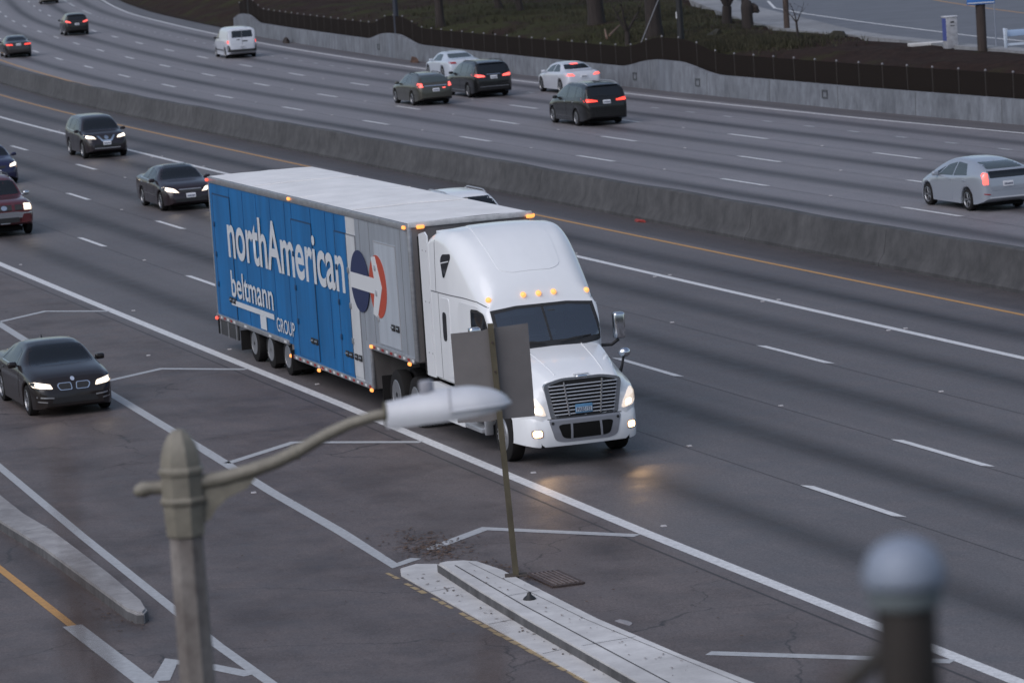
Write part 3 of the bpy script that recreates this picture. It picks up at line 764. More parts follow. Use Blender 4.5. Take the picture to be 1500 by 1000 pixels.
    def side(self, name, poly, m, r=.03, off=.005, both=True, parent=None):
        poly = [(self.X(u), z) for u, z in poly]
        if r: poly = rpoly(poly, r)
        for ax in (('left', 'right') if both else ('right',)): decal(name, self.bvh, poly, ax, m, parent or self.root, off)
    def mirrors(self, u, z, m, w=.10, arm=None):
        for sg in (-1, 1):
            bm = bmesh.new(); y = sg * (self.W / 2 + .06); x = self.X(u)
            bm_box(bm, (x, y, z), (.13, .20, .13), .045, 3)
            bm_box(bm, (x + .02, sg * (self.W / 2 - .04), z - .03), (.07, .12, .04), .01, 1)
            o = frombm('mirror', bm, m, self.root, 60)
    def handles(self, us, z, m):
        for sg in (-1, 1):
            for u in us: 
                h = self.bvh.ray_cast(Vector((self.X(u), sg * 3, z)), Vector((0, -sg, 0)))
                if h[0] is not None: box('door_handle', (self.X(u), h[0].y + sg * .012, z), (.17, .03, .03), m, self.root, .01)
    def roof_rails(self, u0, u1, yf, z, m):
        for sg in (-1, 1):
            pts = []
            for k in range(9):
                x = self.X(u0 + (u1 - u0) * k / 8); y = sg * yf * self.W / 2
                h = self.bvh.ray_cast(Vector((x, y, 4)), Vector((0, 0, -1))); zz = h[0].z if h[0] is not None else z
                pts.append((x, y, zz + (.01 if k in (0, 8) else .055)))
            tube('roof_rail', pts, .018, m, self.root, 8)
    def plate(self, z, axis='front', w=.16, h=.075, m=None, txt=True):
        o = decal('licence_plate', self.bvh, rrect(-w, w, z - h, z + h, .015), axis, m or PLATE, self.root, .03, .03)
        x = max(v.co.x for v in o.data.vertices) if axis == 'front' else min(v.co.x for v in o.data.vertices)
        for k in range(6):
            y = -w * .72 + k * w * .288
            box('character', (x + (.003 if axis == 'front' else -.003), y, z - .005), (.004, w * .16, h * .75), INK, o)
    def lamp_light(self, y, z, e=25, col=(1, .80, .58)):
        e *= .3
        for sg in (-1, 1):
            ld = bpy.data.lights.new('headlight_beam', 'SPOT'); ld.energy = e; ld.color = col; ld.spot_size = math.radians(70); ld.spot_blend = .8; ld.shadow_soft_size = .06
            o = bpy.data.objects.new('headlight_beam', ld); COL.objects.link(o); o.parent = self.root
            o.location = (self.L / 2 + .06, sg * y, z); o.rotation_euler = (math.radians(76), 0, math.radians(-90))

ST_PLAN = [(0, .76), (.012, .86), (.04, .93), (.10, .975), (.25, 1), (.75, 1), (.90, .97), (.955, .90), (.985, .80), (1, .68)]
ST_LOW = [(0, .38), (.03, .30), (.15, .21), (.85, .20), (.97, .22), (1, .30)]
SEDAN = dict(top=[(0, .66), (.008, .86), (.02, .99), (.05, 1.05), (.13, 1.08), (.17, 1.10), (.33, 1.37), (.42, 1.43), (.54, 1.44), (.62, 1.38), (.76, 1.02), (.90, .90), (.955, .80), (.985, .68), (1, .52)],
             belt=[(0, .60), (.02, .90), (.10, .97), (.30, .95), (.70, .89), (.90, .78), (.96, .68), (1, .48)], plan=ST_PLAN, low=ST_LOW,
             roofw=[(0, .72), (.13, .80), (.20, .76), (.36, .65), (.56, .65), (.66, .72), (.78, .84), (.95, .76), (1, .62)])
SUV = dict(top=[(0, .78), (.006, .98), (.02, 1.14), (.035, 1.22), (.085, 1.55), (.11, 1.62), (.25, 1.68), (.50, 1.68), (.60, 1.62), (.655, 1.52), (.775, 1.12), (.90, 1.02), (.95, .92), (.985, .78), (1, .58)],
           belt=[(0, .72), (.02, 1.02), (.10, 1.10), (.30, 1.06), (.70, 1.00), (.90, .90), (.96, .80), (1, .54)], plan=ST_PLAN, low=[(0, .42), (.03, .34), (.15, .25), (.85, .24), (.97, .27), (1, .34)],
           roofw=[(0, .74), (.05, .82), (.10, .72), (.3, .70), (.56, .70), (.66, .74), (.78, .86), (.95, .78), (1, .64)])
MINIVAN = dict(top=[(0, .80), (.006, 1.02), (.02, 1.16), (.03, 1.26), (.065, 1.58), (.09, 1.67), (.25, 1.74), (.50, 1.73), (.62, 1.64), (.68, 1.52), (.83, 1.10), (.92, .97), (.96, .87), (.985, .74), (1, .56)],
               belt=[(0, .72), (.02, 1.02), (.10, 1.10), (.40, 1.06), (.72, .99), (.90, .86), (.96, .76), (1, .52)], plan=ST_PLAN, low=ST_LOW,
               roofw=[(0, .78), (.04, .84), (.09, .76), (.3, .74), (.6, .73), (.70, .76), (.83, .86), (.95, .78), (1, .62)])
HATCH = dict(top=[(0, .74), (.006, .94), (.012, 1.08), (.022, 1.19), (.045, 1.245), (.20, 1.41), (.34, 1.48), (.47, 1.49), (.57, 1.44), (.68, 1.29), (.84, .97), (.92, .85), (.965, .75), (.988, .64), (1, .50)],
             belt=[(0, .68), (.015, 1.02), (.08, 1.08), (.30, 1.0), (.70, .90), (.88, .78), (.96, .66), (1, .46)], plan=ST_PLAN, low=ST_LOW,
             roofw=[(0, .74), (.06, .80), (.12, .76), (.30, .66), (.52, .64), (.66, .70), (.84, .84), (.95, .76), (1, .62)])
WAGON = dict(top=[(0, .70), (.008, .90), (.02, 1.02), (.035, 1.08), (.115, 1.33), (.18, 1.41), (.35, 1.46), (.52, 1.46), (.61, 1.40), (.76, 1.03), (.90, .92), (.955, .82), (.985, .70), (1, .54)],
             belt=SEDAN['belt'], plan=ST_PLAN, low=ST_LOW, roofw=[(0, .74), (.05, .80), (.14, .70), (.36, .66), (.56, .66), (.66, .72), (.78, .84), (.95, .76), (1, .62)])
COUPE = dict(top=[(0, .66), (.008, .84), (.02, .96), (.05, 1.02), (.12, 1.05), (.16, 1.08), (.33, 1.31), (.42, 1.37), (.52, 1.38), (.60, 1.32), (.73, 1.01), (.88, .90), (.95, .80), (.982, .68), (1, .50)],
             belt=[(0, .60), (.02, .88), (.10, .94), (.30, .92), (.70, .87), (.90, .77), (.96, .67), (1, .46)], plan=ST_PLAN, low=[(0, .34), (.03, .26), (.15, .18), (.85, .17), (.97, .18), (1, .24)],
             roofw=[(0, .70), (.13, .78), (.20, .74), (.36, .64), (.54, .64), (.63, .71), (.75, .84), (.95, .76), (1, .62)])
VAN = dict(top=[(0, .90), (.004, 1.15), (.012, 1.35), (.02, 1.55), (.03, 1.78), (.05, 1.86), (.25, 1.90), (.55, 1.89), (.64, 1.82), (.70, 1.68), (.84, 1.18), (.92, 1.06), (.96, .95), (.985, .80), (1, .6)],
           belt=[(0, .8), (.02, 1.10), (.10, 1.15), (.40, 1.15), (.72, 1.10), (.90, .94), (.96, .82), (1, .54)], plan=ST_PLAN, low=ST_LOW,
           roofw=[(0, .84), (.03, .86), (.08, .80), (.3, .80), (.6, .79), (.72, .80), (.84, .88), (.95, .80), (1, .64)])
BOXY = dict(top=[(0, .85), (.006, 1.1), (.02, 1.2), (.035, 1.35), (.07, 1.72), (.10, 1.80), (.25, 1.86), (.50, 1.86), (.60, 1.78), (.64, 1.70), (.735, 1.24), (.90, 1.16), (.955, 1.08), (.985, .98), (1, .86)],
            belt=[(0, .8), (.02, 1.1), (.10, 1.16), (.30, 1.15), (.70, 1.12), (.90, 1.06), (.96, 1.0), (1, .80)], plan=[(0, .86), (.02, .93), (.06, .97), (.25, 1), (.80, 1), (.94, .97), (.98, .92), (1, .86)],
            low=[(0, .5), (.03, .42), (.15, .34), (.85, .34), (.97, .36), (1, .42)],
            roofw=[(0, .82), (.05, .84), (.10, .76), (.3, .74), (.56, .74), (.64, .77), (.74, .88), (.95, .84), (1, .80)])

def paintm(name, col, metal=.35, rough=.34, coat=.7):
    dk = max(col) < .03
    return mat(name, col, rough, .1 if dk else metal, .55 if dk else coat, spec=.3 if dk else .5)
NEARG, FARG = 'cars driving towards the overpass', 'cars driving away on the far carriageway'

# --- dark coupe in the exit lane
c = Car('car', 'dark brown-black coupe with twin oval grille in the exit lane', 'car', NEARG, -11.7, -6.1, paintm('paint_umber', (.018, .014, .013), .3, .30), COUPE, 4.6, 1.80, 0, 2.76, .325, rim=STEEL, spokes=7, H=1.02)
cw = c.fr('windscreen', [(-.77, .99), (.77, .99), (.60, 1.335), (.40, 1.355), (-.40, 1.355), (-.60, 1.335)], GLASS, r=.05)
c.side('side_window', [(.30, .98), (.605, .94), (.575, 1.21), (.50, 1.29), (.38, 1.28)], GLASS, r=.04)
c.side('window_trim', [(.29, .962), (.66, .925), (.66, .938), (.29, .975)], CHROME, r=0)
c.side('side_window', [(.205, .99), (.285, .98), (.36, 1.26), (.33, 1.24)], GLASS, r=.03)
c.side('door', [(.29, .30), (.67, .30), (.68, .90), (.30, .93)], c.paint, r=.05, off=.004)
c.fr('headlight', [(.50, .60), (.93, .64), (.97, .73), (.88, .755), (.55, .70)], HEADL, both=True, r=.03, off=.010)
for sg in (-1, 1):
    pl = [(sg * a, b) for a, b in [(.04, .56), (.34, .56), (.40, .66), (.36, .715), (.06, .715)]]
    c.fr('kidney_grille', pl, CHROME, r=.04, off=.012); c.fr('grille_mesh', [((a - sg * .2) * .86 + sg * .2, (b - .64) * .78 + .64) for a, b in pl], DARK, r=.03, off=.018)
c.fr('badge', [(.05 * math.cos(k * .6), .775 + .04 * math.sin(k * .6)) for k in range(10)], mat('badge_blue', (.55, .6, .7), .3, .4), off=.012)
c.fr('air_intake', [(-.55, .30), (.55, .30), (.50, .42), (-.50, .42)], DARK, r=.04, off=.008)
c.fr('bumper_trim', [(.50, .40), (.88, .43), (.88, .455), (.50, .43)], mat('trim_grey', (.45, .45, .46), .3, .7), both=True, off=.012)
c.fr('fog_lamp', [(.66, .32), (.86, .34), (.86, .36), (.66, .345)], mat('trim_grey', (.45, .45, .46), .3, .7), both=True, off=.012)
c.mirrors(.625, .99, c.paint); c.handles((.33,), .82, c.paint); c.lamp_light(.62, .66, 9)
tube('wiper', [(c.X(.745), -.55, 1.0), (c.X(.735), -.05, 1.02)], .012, DARK, c.root, 6)
tube('roof_antenna', [(c.X(.34), 0, 1.33), (c.X(.325), 0, 1.42)], [.03, .008], c.paint, c.root, 6)

# --- black crossover
c = Car('car', 'black crossover with bright V-shaped grille trim beside the median', 'car', NEARG, -85.6, 10.8, paintm('paint_aubergine', (.022, .017, .020), .35, .28), SUV, 4.6, 1.84, 0, 2.7, .36)
c.fr('windscreen', [(-.80, 1.12), (.80, 1.12), (.64, 1.55), (.3, 1.575), (-.3, 1.575), (-.64, 1.55)], GLASS, r=.05)
c.side('side_window', [(.47, 1.10), (.69, 1.08), (.60, 1.46), (.48, 1.54)], GLASS); c.side('side_window', [(.27, 1.12), (.455, 1.10), (.465, 1.55), (.28, 1.54)], GLASS); c.side('side_window', [(.14, 1.18), (.255, 1.13), (.265, 1.53), (.19, 1.50)], GLASS)
c.side('window_trim', [(.14, 1.155), (.30, 1.095), (.69, 1.055), (.69, 1.07), (.30, 1.11), (.14, 1.17)], CHROME, r=0)
c.side('door', [(.27, .36), (.455, .36), (.455, 1.06), (.27, 1.08)], c.paint, r=.05, off=.004); c.side('door', [(.47, .36), (.67, .36), (.70, 1.0), (.47, 1.06)], c.paint, r=.05, off=.004)
c.fr('headlight', [(.46, .80), (.90, .84), (.97, .93), (.90, .97), (.55, .90)], HEADL, both=True, r=.03, off=.010)
c.fr('grille', [(-.40, .90), (-.22, .70), (.22, .70), (.40, .90)], DARK, r=.03, off=.008)
c.fr('grille_trim', [(-.42, .92), (-.33, .92), (-.17, .75), (.17, .75), (.33, .92), (.42, .92), (.22, .69), (-.22, .69)], CHROME, off=.016)
c.fr('badge', [(.095 * math.cos(k * .524), .845 + .075 * math.sin(k * .524)) for k in range(12)], CHROME, off=.022)
c.fr('lower_trim', [(-.55, .40), (.55, .40), (.60, .44), (-.60, .44)], CHROME, off=.012); c.fr('air_intake', [(-.6, .47), (.6, .47), (.55, .58), (-.55, .58)], DARK, off=.008)
c.plate(.62); c.mirrors(.70, 1.10, c.paint); c.handles((.30, .50), .97, CHROME); c.lamp_light(.62, .88, 14)

# --- dark sedan beside the trailer
c = Car('car', 'dark sedan with sunroof and one visible headlight just behind the blue trailer', 'car', NEARG, -57.7, 7.72, paintm('paint_plum', (.024, .017, .020), .3, .28), SEDAN, 4.8, 1.82, 0, 2.74, .33)
c.fr('windscreen', [(-.80, 1.02), (.80, 1.02), (.61, 1.385), (.3, 1.41), (-.3, 1.41), (-.61, 1.385)], GLASS, r=.05)
c.side('side_window', [(.45, 1.0), (.67, .97), (.58, 1.26), (.46, 1.345)], GLASS); c.side('side_window', [(.245, 1.03), (.435, 1.0), (.445, 1.35), (.36, 1.32)], GLASS)
c.side('window_trim', [(.20, 1.0), (.68, .945), (.68, .958), (.20, 1.013)], CHROME, r=0); c.side('body_moulding', [(.22, .50), (.72, .48), (.72, .52), (.22, .54)], mat('moulding', (.10, .09, .09), .25, .4), r=0, off=.012)
c.side('door', [(.25, .30), (.435, .30), (.435, .97), (.25, .98)], c.paint, r=.05, off=.004); c.side('door', [(.45, .30), (.66, .30), (.68, .93), (.45, .97)], c.paint, r=.05, off=.004)
c.fr('headlight', [(.42, .62), (.86, .68), (.96, .80), (.90, .83), (.58, .76)], HEADL, both=True, r=.03, off=.010)
c.fr('grille', [(-.36, .62), (.36, .62), (.42, .72), (-.42, .72)], DARK, r=.03, off=.008); c.fr('grille_trim', [(-.42, .715), (.42, .715), (.42, .74), (-.42, .74)], mat('trim_grey', (.45, .45, .46), .3, .7), off=.012)
c.fr('air_intake', [(-.6, .32), (.6, .32), (.55, .42), (-.55, .42)], DARK, off=.008)
decal('sunroof', c.bvh, rrect(c.X(.43), c.X(.56), -.36, .36, .04), 'top', GLASS, c.root, .006)
c.plate(.52); c.mirrors(.675, 1.0, c.paint); c.handles((.28, .48), .86, CHROME); c.lamp_light(.62, .72, 14)
tube('sunroof_lip', [(c.X(.56), -.40, 1.455), (c.X(.565), 0, 1.475), (c.X(.56), .40, 1.455)], .012, CHROME, c.root, 6)

# --- blue-violet car cut by the left edge
c = Car('car', 'deep blue sedan at the left edge above the red truck', 'car', NEARG, -76.3, 4.55, paintm('paint_indigo', (.018, .018, .060), .35, .28), SEDAN, 4.5, 1.78, 0, 2.65, .325, H=1.02)
c.fr('windscreen', [(-.80, 1.04), (.80, 1.04), (.61, 1.40), (-.61, 1.40)], GLASS, r=.05)
c.side('side_window', [(.45, 1.02), (.67, .99), (.58, 1.28), (.46, 1.365)], GLASS); c.side('side_window', [(.245, 1.05), (.435, 1.02), (.445, 1.36), (.36, 1.34)], GLASS)
c.fr('headlight', [(.55, .66), (.88, .70), (.96, .80), (.90, .84), (.60, .76)], HEADL, both=True, r=.03, off=.010)
c.fr('turn_lamp', [(.88, .63), (.97, .66), (.98, .71), (.90, .69)], AMBER, both=True, off=.012)
c.fr('grille', [(-.36, .62), (.36, .62), (.42, .72), (-.42, .72)], DARK, r=.03, off=.008); c.mirrors(.675, 1.05, c.paint); c.plate(.5); c.lamp_light(.62, .76, 12)

# --- red pickup style SUV cut by the left edge
c = Car('car', 'dark red truck with chrome bumper and badge at the left edge', 'truck', NEARG, -54.3, .72, paintm('paint_maroon', (.095, .014, .017), .25, .30), BOXY, 5.3, 2.0, 0, 3.13, .40, H=1.0, fov=.16)
c.fr('windscreen', [(-.80, 1.26), (.80, 1.26), (.68, 1.70), (-.68, 1.70)], GLASS, r=.05)
c.side('side_window', [(.46, 1.22), (.68, 1.20), (.60, 1.64), (.47, 1.72)], GLASS); c.side('side_window', [(.26, 1.24), (.445, 1.22), (.455, 1.73), (.27, 1.72)], GLASS)
c.side('door', [(.26, .46), (.445, .46), (.445, 1.18), (.26, 1.2)], c.paint, r=.05, off=.004); c.side('door', [(.46, .46), (.67, .46), (.69, 1.16), (.46, 1.18)], c.paint, r=.05, off=.004)
c.fr('headlight', [(.64, .84), (.93, .84), (.94, 1.03), (.66, 1.05)], HEADW, both=True, r=.03, off=.012)
c.fr('grille', [(-.60, .84), (.60, .84), (.60, 1.02), (-.60, 1.02)], DARK, r=.04, off=.008)
for a in (-.30, .30): c.fr('grille_post', [(a - .05, .82), (a + .05, .82), (a + .06, 1.04), (a - .04, 1.04)], c.paint, off=.02)
c.fr('badge', [(.10 * math.cos(k * .524), .935 + .075 * math.sin(k * .524)) for k in range(12)], CHROME, off=.03)
c.fr('bumper', [(-.94, .60), (.94, .60), (.94, .76), (.55, .78), (.40, .80), (-.40, .80), (-.55, .78), (-.94, .76)], CHROME, r=.03, off=.05, depth=.06)
c.fr('bumper_cover', [(.52, .44), (.96, .46), (.96, .74), (.60, .72)], c.paint, both=True, off=.06, r=.04, depth=.06)
c.fr('air_intake', [(-.46, .46), (.46, .46), (.46, .62), (-.46, .62)], DARK, r=.03, off=.06, depth=.06)
c.plate(.50); c.mirrors(.69, 1.26, CHROME); c.roof_rails(.18, .56, .66, 1.9, DARK); c.lamp_light(.75, .95, 14)

# --- white crossover beyond the trailer roof
c = Car('car', 'white crossover half hidden beyond the trailer roof', 'car', NEARG, -34.4, 10.75, paintm('paint_white_c', (.74, .75, .77), .0, .3), SUV, 4.6, 1.84, 0, 2.7, .35)
c.fr('windscreen', [(-.80, 1.12), (.80, 1.12), (.64, 1.55), (-.64, 1.55)], GLASS, r=.05)
c.side('side_window', [(.47, 1.10), (.69, 1.08), (.60, 1.46), (.48, 1.54)], GLASS); c.side('side_window', [(.27, 1.12), (.455, 1.10), (.465, 1.55), (.28, 1.54)], GLASS); c.side('side_window', [(.14, 1.18), (.255, 1.13), (.265, 1.53), (.19, 1.50)], GLASS)
c.roof_rails(.16, .58, .62, 1.7, mat('rail_grey', (.5, .5, .52), .35, .6)); c.fr('headlight', [(.50, .82), (.92, .86), (.97, .95), (.60, .92)], HEADL, both=True, off=.01); c.fr('grille', [(-.4, .72), (.4, .72), (.44, .88), (-.44, .88)], DARK, r=.03); c.mirrors(.70, 1.10, c.paint)

# --- far carriageway ------------------------------------------------------
def rear_kit(c, wz, tail, tmat, plz, glass=GLASS, bump=None):
    c.rear('rear_window', wz, glass, r=.05)
    c.rear('tail_light', tail, tmat, both=True, r=.02, off=.012)
    c.plate(plz, 'rear')
    if bump: c.rear('bumper_step', bump, DARK, off=.015, r=.02)
def sedan_sides(c, k=1.0, gl=GLASS):
    c.side('side_window', [(.45, 1.0 * k), (.67, .97 * k), (.58, 1.26 * k), (.46, 1.345 * k)], gl); c.side('side_window', [(.245, 1.03 * k), (.435, 1.0 * k), (.445, 1.35 * k), (.36, 1.32 * k)], gl)
    c.side('door', [(.25, .30), (.435, .30), (.435, .96), (.25, .98)], c.paint, r=.05, off=.004); c.side('door', [(.45, .30), (.66, .30), (.68, .93), (.45, .96)], c.paint, r=.05, off=.004)
    c.mirrors(.675, 1.0, c.paint); c.fr('windscreen', [(-.80, 1.03), (.80, 1.03), (.61, 1.39), (-.61, 1.39)], GLASS, r=.05)
def suv_sides(c, gl=GLASS, k=1.0):
    c.side('side_window', [(.47, 1.10 * k), (.69, 1.08 * k), (.60, 1.46 * k), (.48, 1.54 * k)], gl); c.side('side_window', [(.27, 1.12 * k), (.455, 1.10 * k), (.465, 1.55 * k), (.28, 1.54 * k)], gl); c.side('side_window', [(.11, 1.18 * k), (.255, 1.13 * k), (.265, 1.53 * k), (.15, 1.50 * k)], gl)
    c.side('door', [(.27, .36), (.455, .36), (.455, 1.06), (.27, 1.08)], c.paint, r=.05, off=.004); c.side('door', [(.47, .36), (.67, .36), (.70, 1.0), (.47, 1.06)], c.paint, r=.05, off=.004)
    c.mirrors(.70, 1.12, c.paint); c.fr('windscreen', [(-.80, 1.13), (.80, 1.13), (.64, 1.54), (-.64, 1.54)], GLASS, r=.05)
kw = dict(dirn=-1, ref='rear')
c = Car('car', 'silver hatchback with split rear window at the right edge', 'car', FARG, -32.5, 25.85, paintm('paint_silver', (.37, .40, .45), .4, .32), HATCH, 4.46, 1.745, 0, 2.70, .325, H=1.0, spokes=5, **kw)
c.rear('rear_window', [(-.66, 1.235), (.66, 1.235), (.60, 1.40), (-.60, 1.40)], GLASSL, r=.04); c.rear('lower_rear_window', [(-.64, .98), (.64, .98), (.68, 1.165), (-.68, 1.165)], GLASS, r=.03, off=.006)
c.rear('spoiler', [(-.72, 1.185), (.72, 1.185), (.72, 1.215), (-.72, 1.215)], c.paint, off=.05, depth=.06)
c.rear('tail_light', [(.71, .80), (.88, .80), (.89, 1.08), (.83, 1.15), (.71, 1.13)], TAILB, both=True, r=.03, off=.014)
c.rear('tailgate', [(-.62, .62), (.62, .62), (.66, .93), (-.66, .93)], c.paint, r=.04, off=.008); c.plate(.80, 'rear'); c.rear('reflector', [(.66, .50), (.86, .52), (.86, .55), (.66, .53)], TAILO, both=True, off=.012)
c.rear('bumper_trim', [(-.66, .40), (.66, .40), (.70, .43), (-.70, .43)], mat('bright_trim', (.7, .71, .73), .3, .4), off=.014)
c.side('side_window', [(.44, .99), (.655, .96), (.56, 1.27), (.45, 1.36)], GLASSL); c.side('side_window', [(.22, 1.04), (.425, .99), (.435, 1.37), (.30, 1.34)], GLASSL); c.side('side_window', [(.665, .955), (.75, .945), (.60, 1.21)], GLASS)
c.side('door', [(.235, .32), (.425, .30), (.425, .95), (.23, .99)], c.paint, r=.05, off=.004); c.side('door', [(.44, .30), (.66, .30), (.68, .92), (.44, .95)], c.paint, r=.05, off=.004)
c.handles((.26, .47), .88, c.paint); c.mirrors(.66, 1.0, c.paint); c.fr('windscreen', [(-.78, 1.0), (.78, 1.0), (.62, 1.42), (-.62, 1.42)], GLASS, r=.05)
tube('roof_fin', [(c.X(.22), 0, 1.36), (c.X(.20), 0, 1.43)], [.035, .01], c.paint, c.root, 6)

c = Car('car', 'black minivan with roof rails nearest the far lanes at centre right', 'car', FARG, -79.1, 30.15, paintm('paint_black_m', (.012, .012, .012), .2, .26), MINIVAN, 5.1, 1.95, 0, 3.0, .34, H=1.0, **kw)
rear_kit(c, [(-.68, 1.20), (.68, 1.20), (.60, 1.62), (-.60, 1.62)], [(.40, 1.00), (.93, 1.00), (.94, 1.14), (.80, 1.13), (.42, 1.06)], TAIL, .98)
suv_sides(c, GLASSL, 1.04); c.roof_rails(.10, .56, .66, 1.75, mat('rail_grey', (.5, .5, .52), .35, .6)); c.rear('spoiler', [(-.66, 1.635), (.66, 1.635), (.66, 1.665), (-.66, 1.665)], c.paint, off=.10, depth=.12); c.handles((.30, .50), .98, CHROME)
c.rear('wiper', [(-.05, 1.21), (.40, 1.26), (.40, 1.275), (-.05, 1.23)], DARK, off=.02)

c = Car('car', 'white sedan with lit brake lights beside the far wall', 'car', FARG, -100.2, 36.45, paintm('paint_white_b', (.55, .57, .62), .05, .3), SEDAN, 4.65, 1.81, 0, 2.81, .335, H=.99, **kw)
rear_kit(c, [(-.68, 1.12), (.68, 1.12), (.56, 1.33), (-.56, 1.33)], [(.48, .83), (.92, .86), (.94, .96), (.60, .94)], TAILB, .80); sedan_sides(c, 1, GLASSL)
c.rear('high_brake_light', [(-.20, 1.315), (.20, 1.315), (.20, 1.36), (-.20, 1.36)], TAILB, off=.02); c.rear('diffuser', [(-.6, .38), (.6, .38), (.55, .48), (-.55, .48)], DARK, off=.01)

c = Car('car', 'black people carrier with clear tail lamps between the olive wagon and white coupe', 'car', FARG, -103.1, 32.9, paintm('paint_black_s', (.013, .013, .014), .2, .26), MINIVAN, 5.05, 1.97, 0, 3.03, .34, H=.985, **kw)
rear_kit(c, [(-.72, 1.16), (.72, 1.16), (.64, 1.58), (-.64, 1.58)], [(.42, .98), (.80, .98), (.95, 1.06), (.93, 1.15), (.80, 1.12), (.48, 1.06)], TAILB, .96)
suv_sides(c, GLASSL, 1.03); c.roof_rails(.10, .52, .66, 1.75, DARK); c.rear('spoiler', [(-.66, 1.60), (.66, 1.60), (.66, 1.63), (-.66, 1.63)], c.paint, off=.10, depth=.12); c.rear('chrome_strip', [(-.35, 1.085), (.35, 1.085), (.35, 1.105), (-.35, 1.105)], CHROME, off=.012)
c.side('sill_trim', [(.22, .34), (.72, .34), (.72, .36), (.22, .36)], CHROME, r=0, off=.012); c.rear('bumper_trim', [(-.72, .52), (.72, .52), (.72, .54), (-.72, .54)], CHROME, off=.012)

c = Car('car', 'olive grey wagon with glowing tail lights left of the black people carrier', 'car', FARG, -100.9, 29.4, paintm('paint_olive', (.075, .072, .058), .5, .36), WAGON, 4.75, 1.77, 0, 2.82, .33, H=1.0, **kw)
rear_kit(c, [(-.70, 1.07), (.70, 1.07), (.62, 1.33), (-.62, 1.33)], [(.68, .86), (.93, .87), (.92, 1.06), (.72, 1.04)], TAILB, .72, GLASSL); sedan_sides(c, 1, GLASSL)
c.rear('chrome_strip', [(-.60, .905), (.60, .905), (.60, .935), (-.60, .935)], CHROME, off=.012); c.rear('reflector', [(-.52, .78), (-.36, .78), (-.36, .82), (-.52, .82)], TAILB, off=.01); c.roof_rails(.2, .5, .60, 1.46, DARK)

c = Car('car', 'white coupe partly hidden by the black people carrier next to the wall', 'car', FARG, -119.3, 36.35, paintm('paint_white_d', (.50, .54, .60), .05, .3), COUPE, 4.75, 1.9, 0, 2.72, .345, H=1.02, **kw)
rear_kit(c, [(-.68, 1.10), (.68, 1.10), (.56, 1.31), (-.56, 1.31)], [(.50, .84), (.90, .85), (.90, .95), (.55, .94)], TAILO, .7, GLASSL)
c.side('side_window', [(.30, .98), (.605, .94), (.575, 1.21), (.50, 1.29), (.38, 1.28)], GLASSL, r=.04); c.side('door', [(.29, .30), (.67, .30), (.68, .90), (.30, .93)], c.paint, r=.05, off=.004); c.mirrors(.625, .99, c.paint); c.fr('windscreen', [(-.77, 1.0), (.77, 1.0), (.60, 1.34), (-.60, 1.34)], GLASS, r=.05)

c = Car('van', 'white delivery van with dark rear window and grey bumper', 'van', FARG, -161.2, 33.25, paintm('paint_white_v', (.56, .58, .63), .0, .35), VAN, 5.1, 1.93, 0, 3.2, .335, H=1.0, **kw)
rear_kit(c, [(-.70, 1.28), (.66, 1.28), (.62, 1.70), (-.66, 1.70)], [(.86, .92), (.98, .92), (.97, 1.12), (.86, 1.12)], TAIL, .72, GLASS)
c.rear('bumper', [(-.94, .40), (.94, .40), (.94, .56), (-.94, .56)], DARK, r=.03, off=.05, depth=.06); c.rear('bumper_corner', [(.78, .54), (.96, .54), (.95, .80), (.86, .82)], DARK, both=True, r=.03, off=.03)
c.rear('door_handle', [(-.34, 1.02), (.0, 1.03), (.0, 1.09), (-.34, 1.08)], DARK, off=.02); c.rear('licence_recess', [(.14, 1.12), (.36, 1.13), (.36, 1.18), (.14, 1.17)], DARK, off=.012); c.rear('door_seam', [(-.012, .58), (.012, .58), (.012, 1.80), (-.012, 1.80)], mat('seam_grey', (.2, .2, .22), .6), off=.008)
c.side('side_window', [(.62, 1.20), (.75, 1.17), (.69, 1.55), (.63, 1.64)], GLASS); c.side('sliding_door', [(.36, .36), (.60, .36), (.60, 1.66), (.36, 1.68)], c.paint, r=.06, off=.008); c.side('rub_strip', [(.22, .46), (.76, .46), (.76, .54), (.22, .54)], DARK, r=0, off=.014); c.mirrors(.73, 1.22, DARK)

c = Car('car', 'dark sedan with red tail lights at the far left by the yellow line', 'car', FARG, -187.5, 22.3, paintm('paint_dark_f', (.030, .026, .026), .3, .34), SEDAN, 4.85, 1.83, 0, 2.8, .33, **kw)
rear_kit(c, [(-.70, 1.12), (.70, 1.12), (.58, 1.35), (-.58, 1.35)], [(.42, .84), (.90, .86), (.92, .94), (.46, .92)], TAIL, .88); sedan_sides(c)
c = Car('car', 'black hatch-backed crossover alone in the middle far lanes at upper left', 'car', FARG, -218.4, 29.7, paintm('paint_black_x', (.014, .013, .013), .2, .3), SUV, 4.7, 1.9, 0, 2.75, .37, H=.99, **kw)
rear_kit(c, [(-.66, 1.18), (.66, 1.18), (.60, 1.46), (-.60, 1.46)], [(.46, .96), (.92, 1.06), (.92, 1.17), (.52, 1.06)], TAILB, .86); suv_sides(c); c.rear('spoiler', [(-.66, 1.52), (.66, 1.52), (.66, 1.56), (-.66, 1.56)], c.paint, off=.08, depth=.1)
c = Car('car', 'pale tan car at the very top left, cut by the upper edge', 'car', FARG, -305.4, 33.3, paintm('paint_tan', (.20, .185, .15), .3, .4), SUV, 4.7, 1.86, 0, 2.75, .36, **kw)
rear_kit(c, [(-.66, 1.18), (.66, 1.18), (.60, 1.50), (-.60, 1.50)], [(.62, .92), (.92, .96), (.92, 1.10), (.66, 1.06)], TAILO, .8); suv_sides(c)
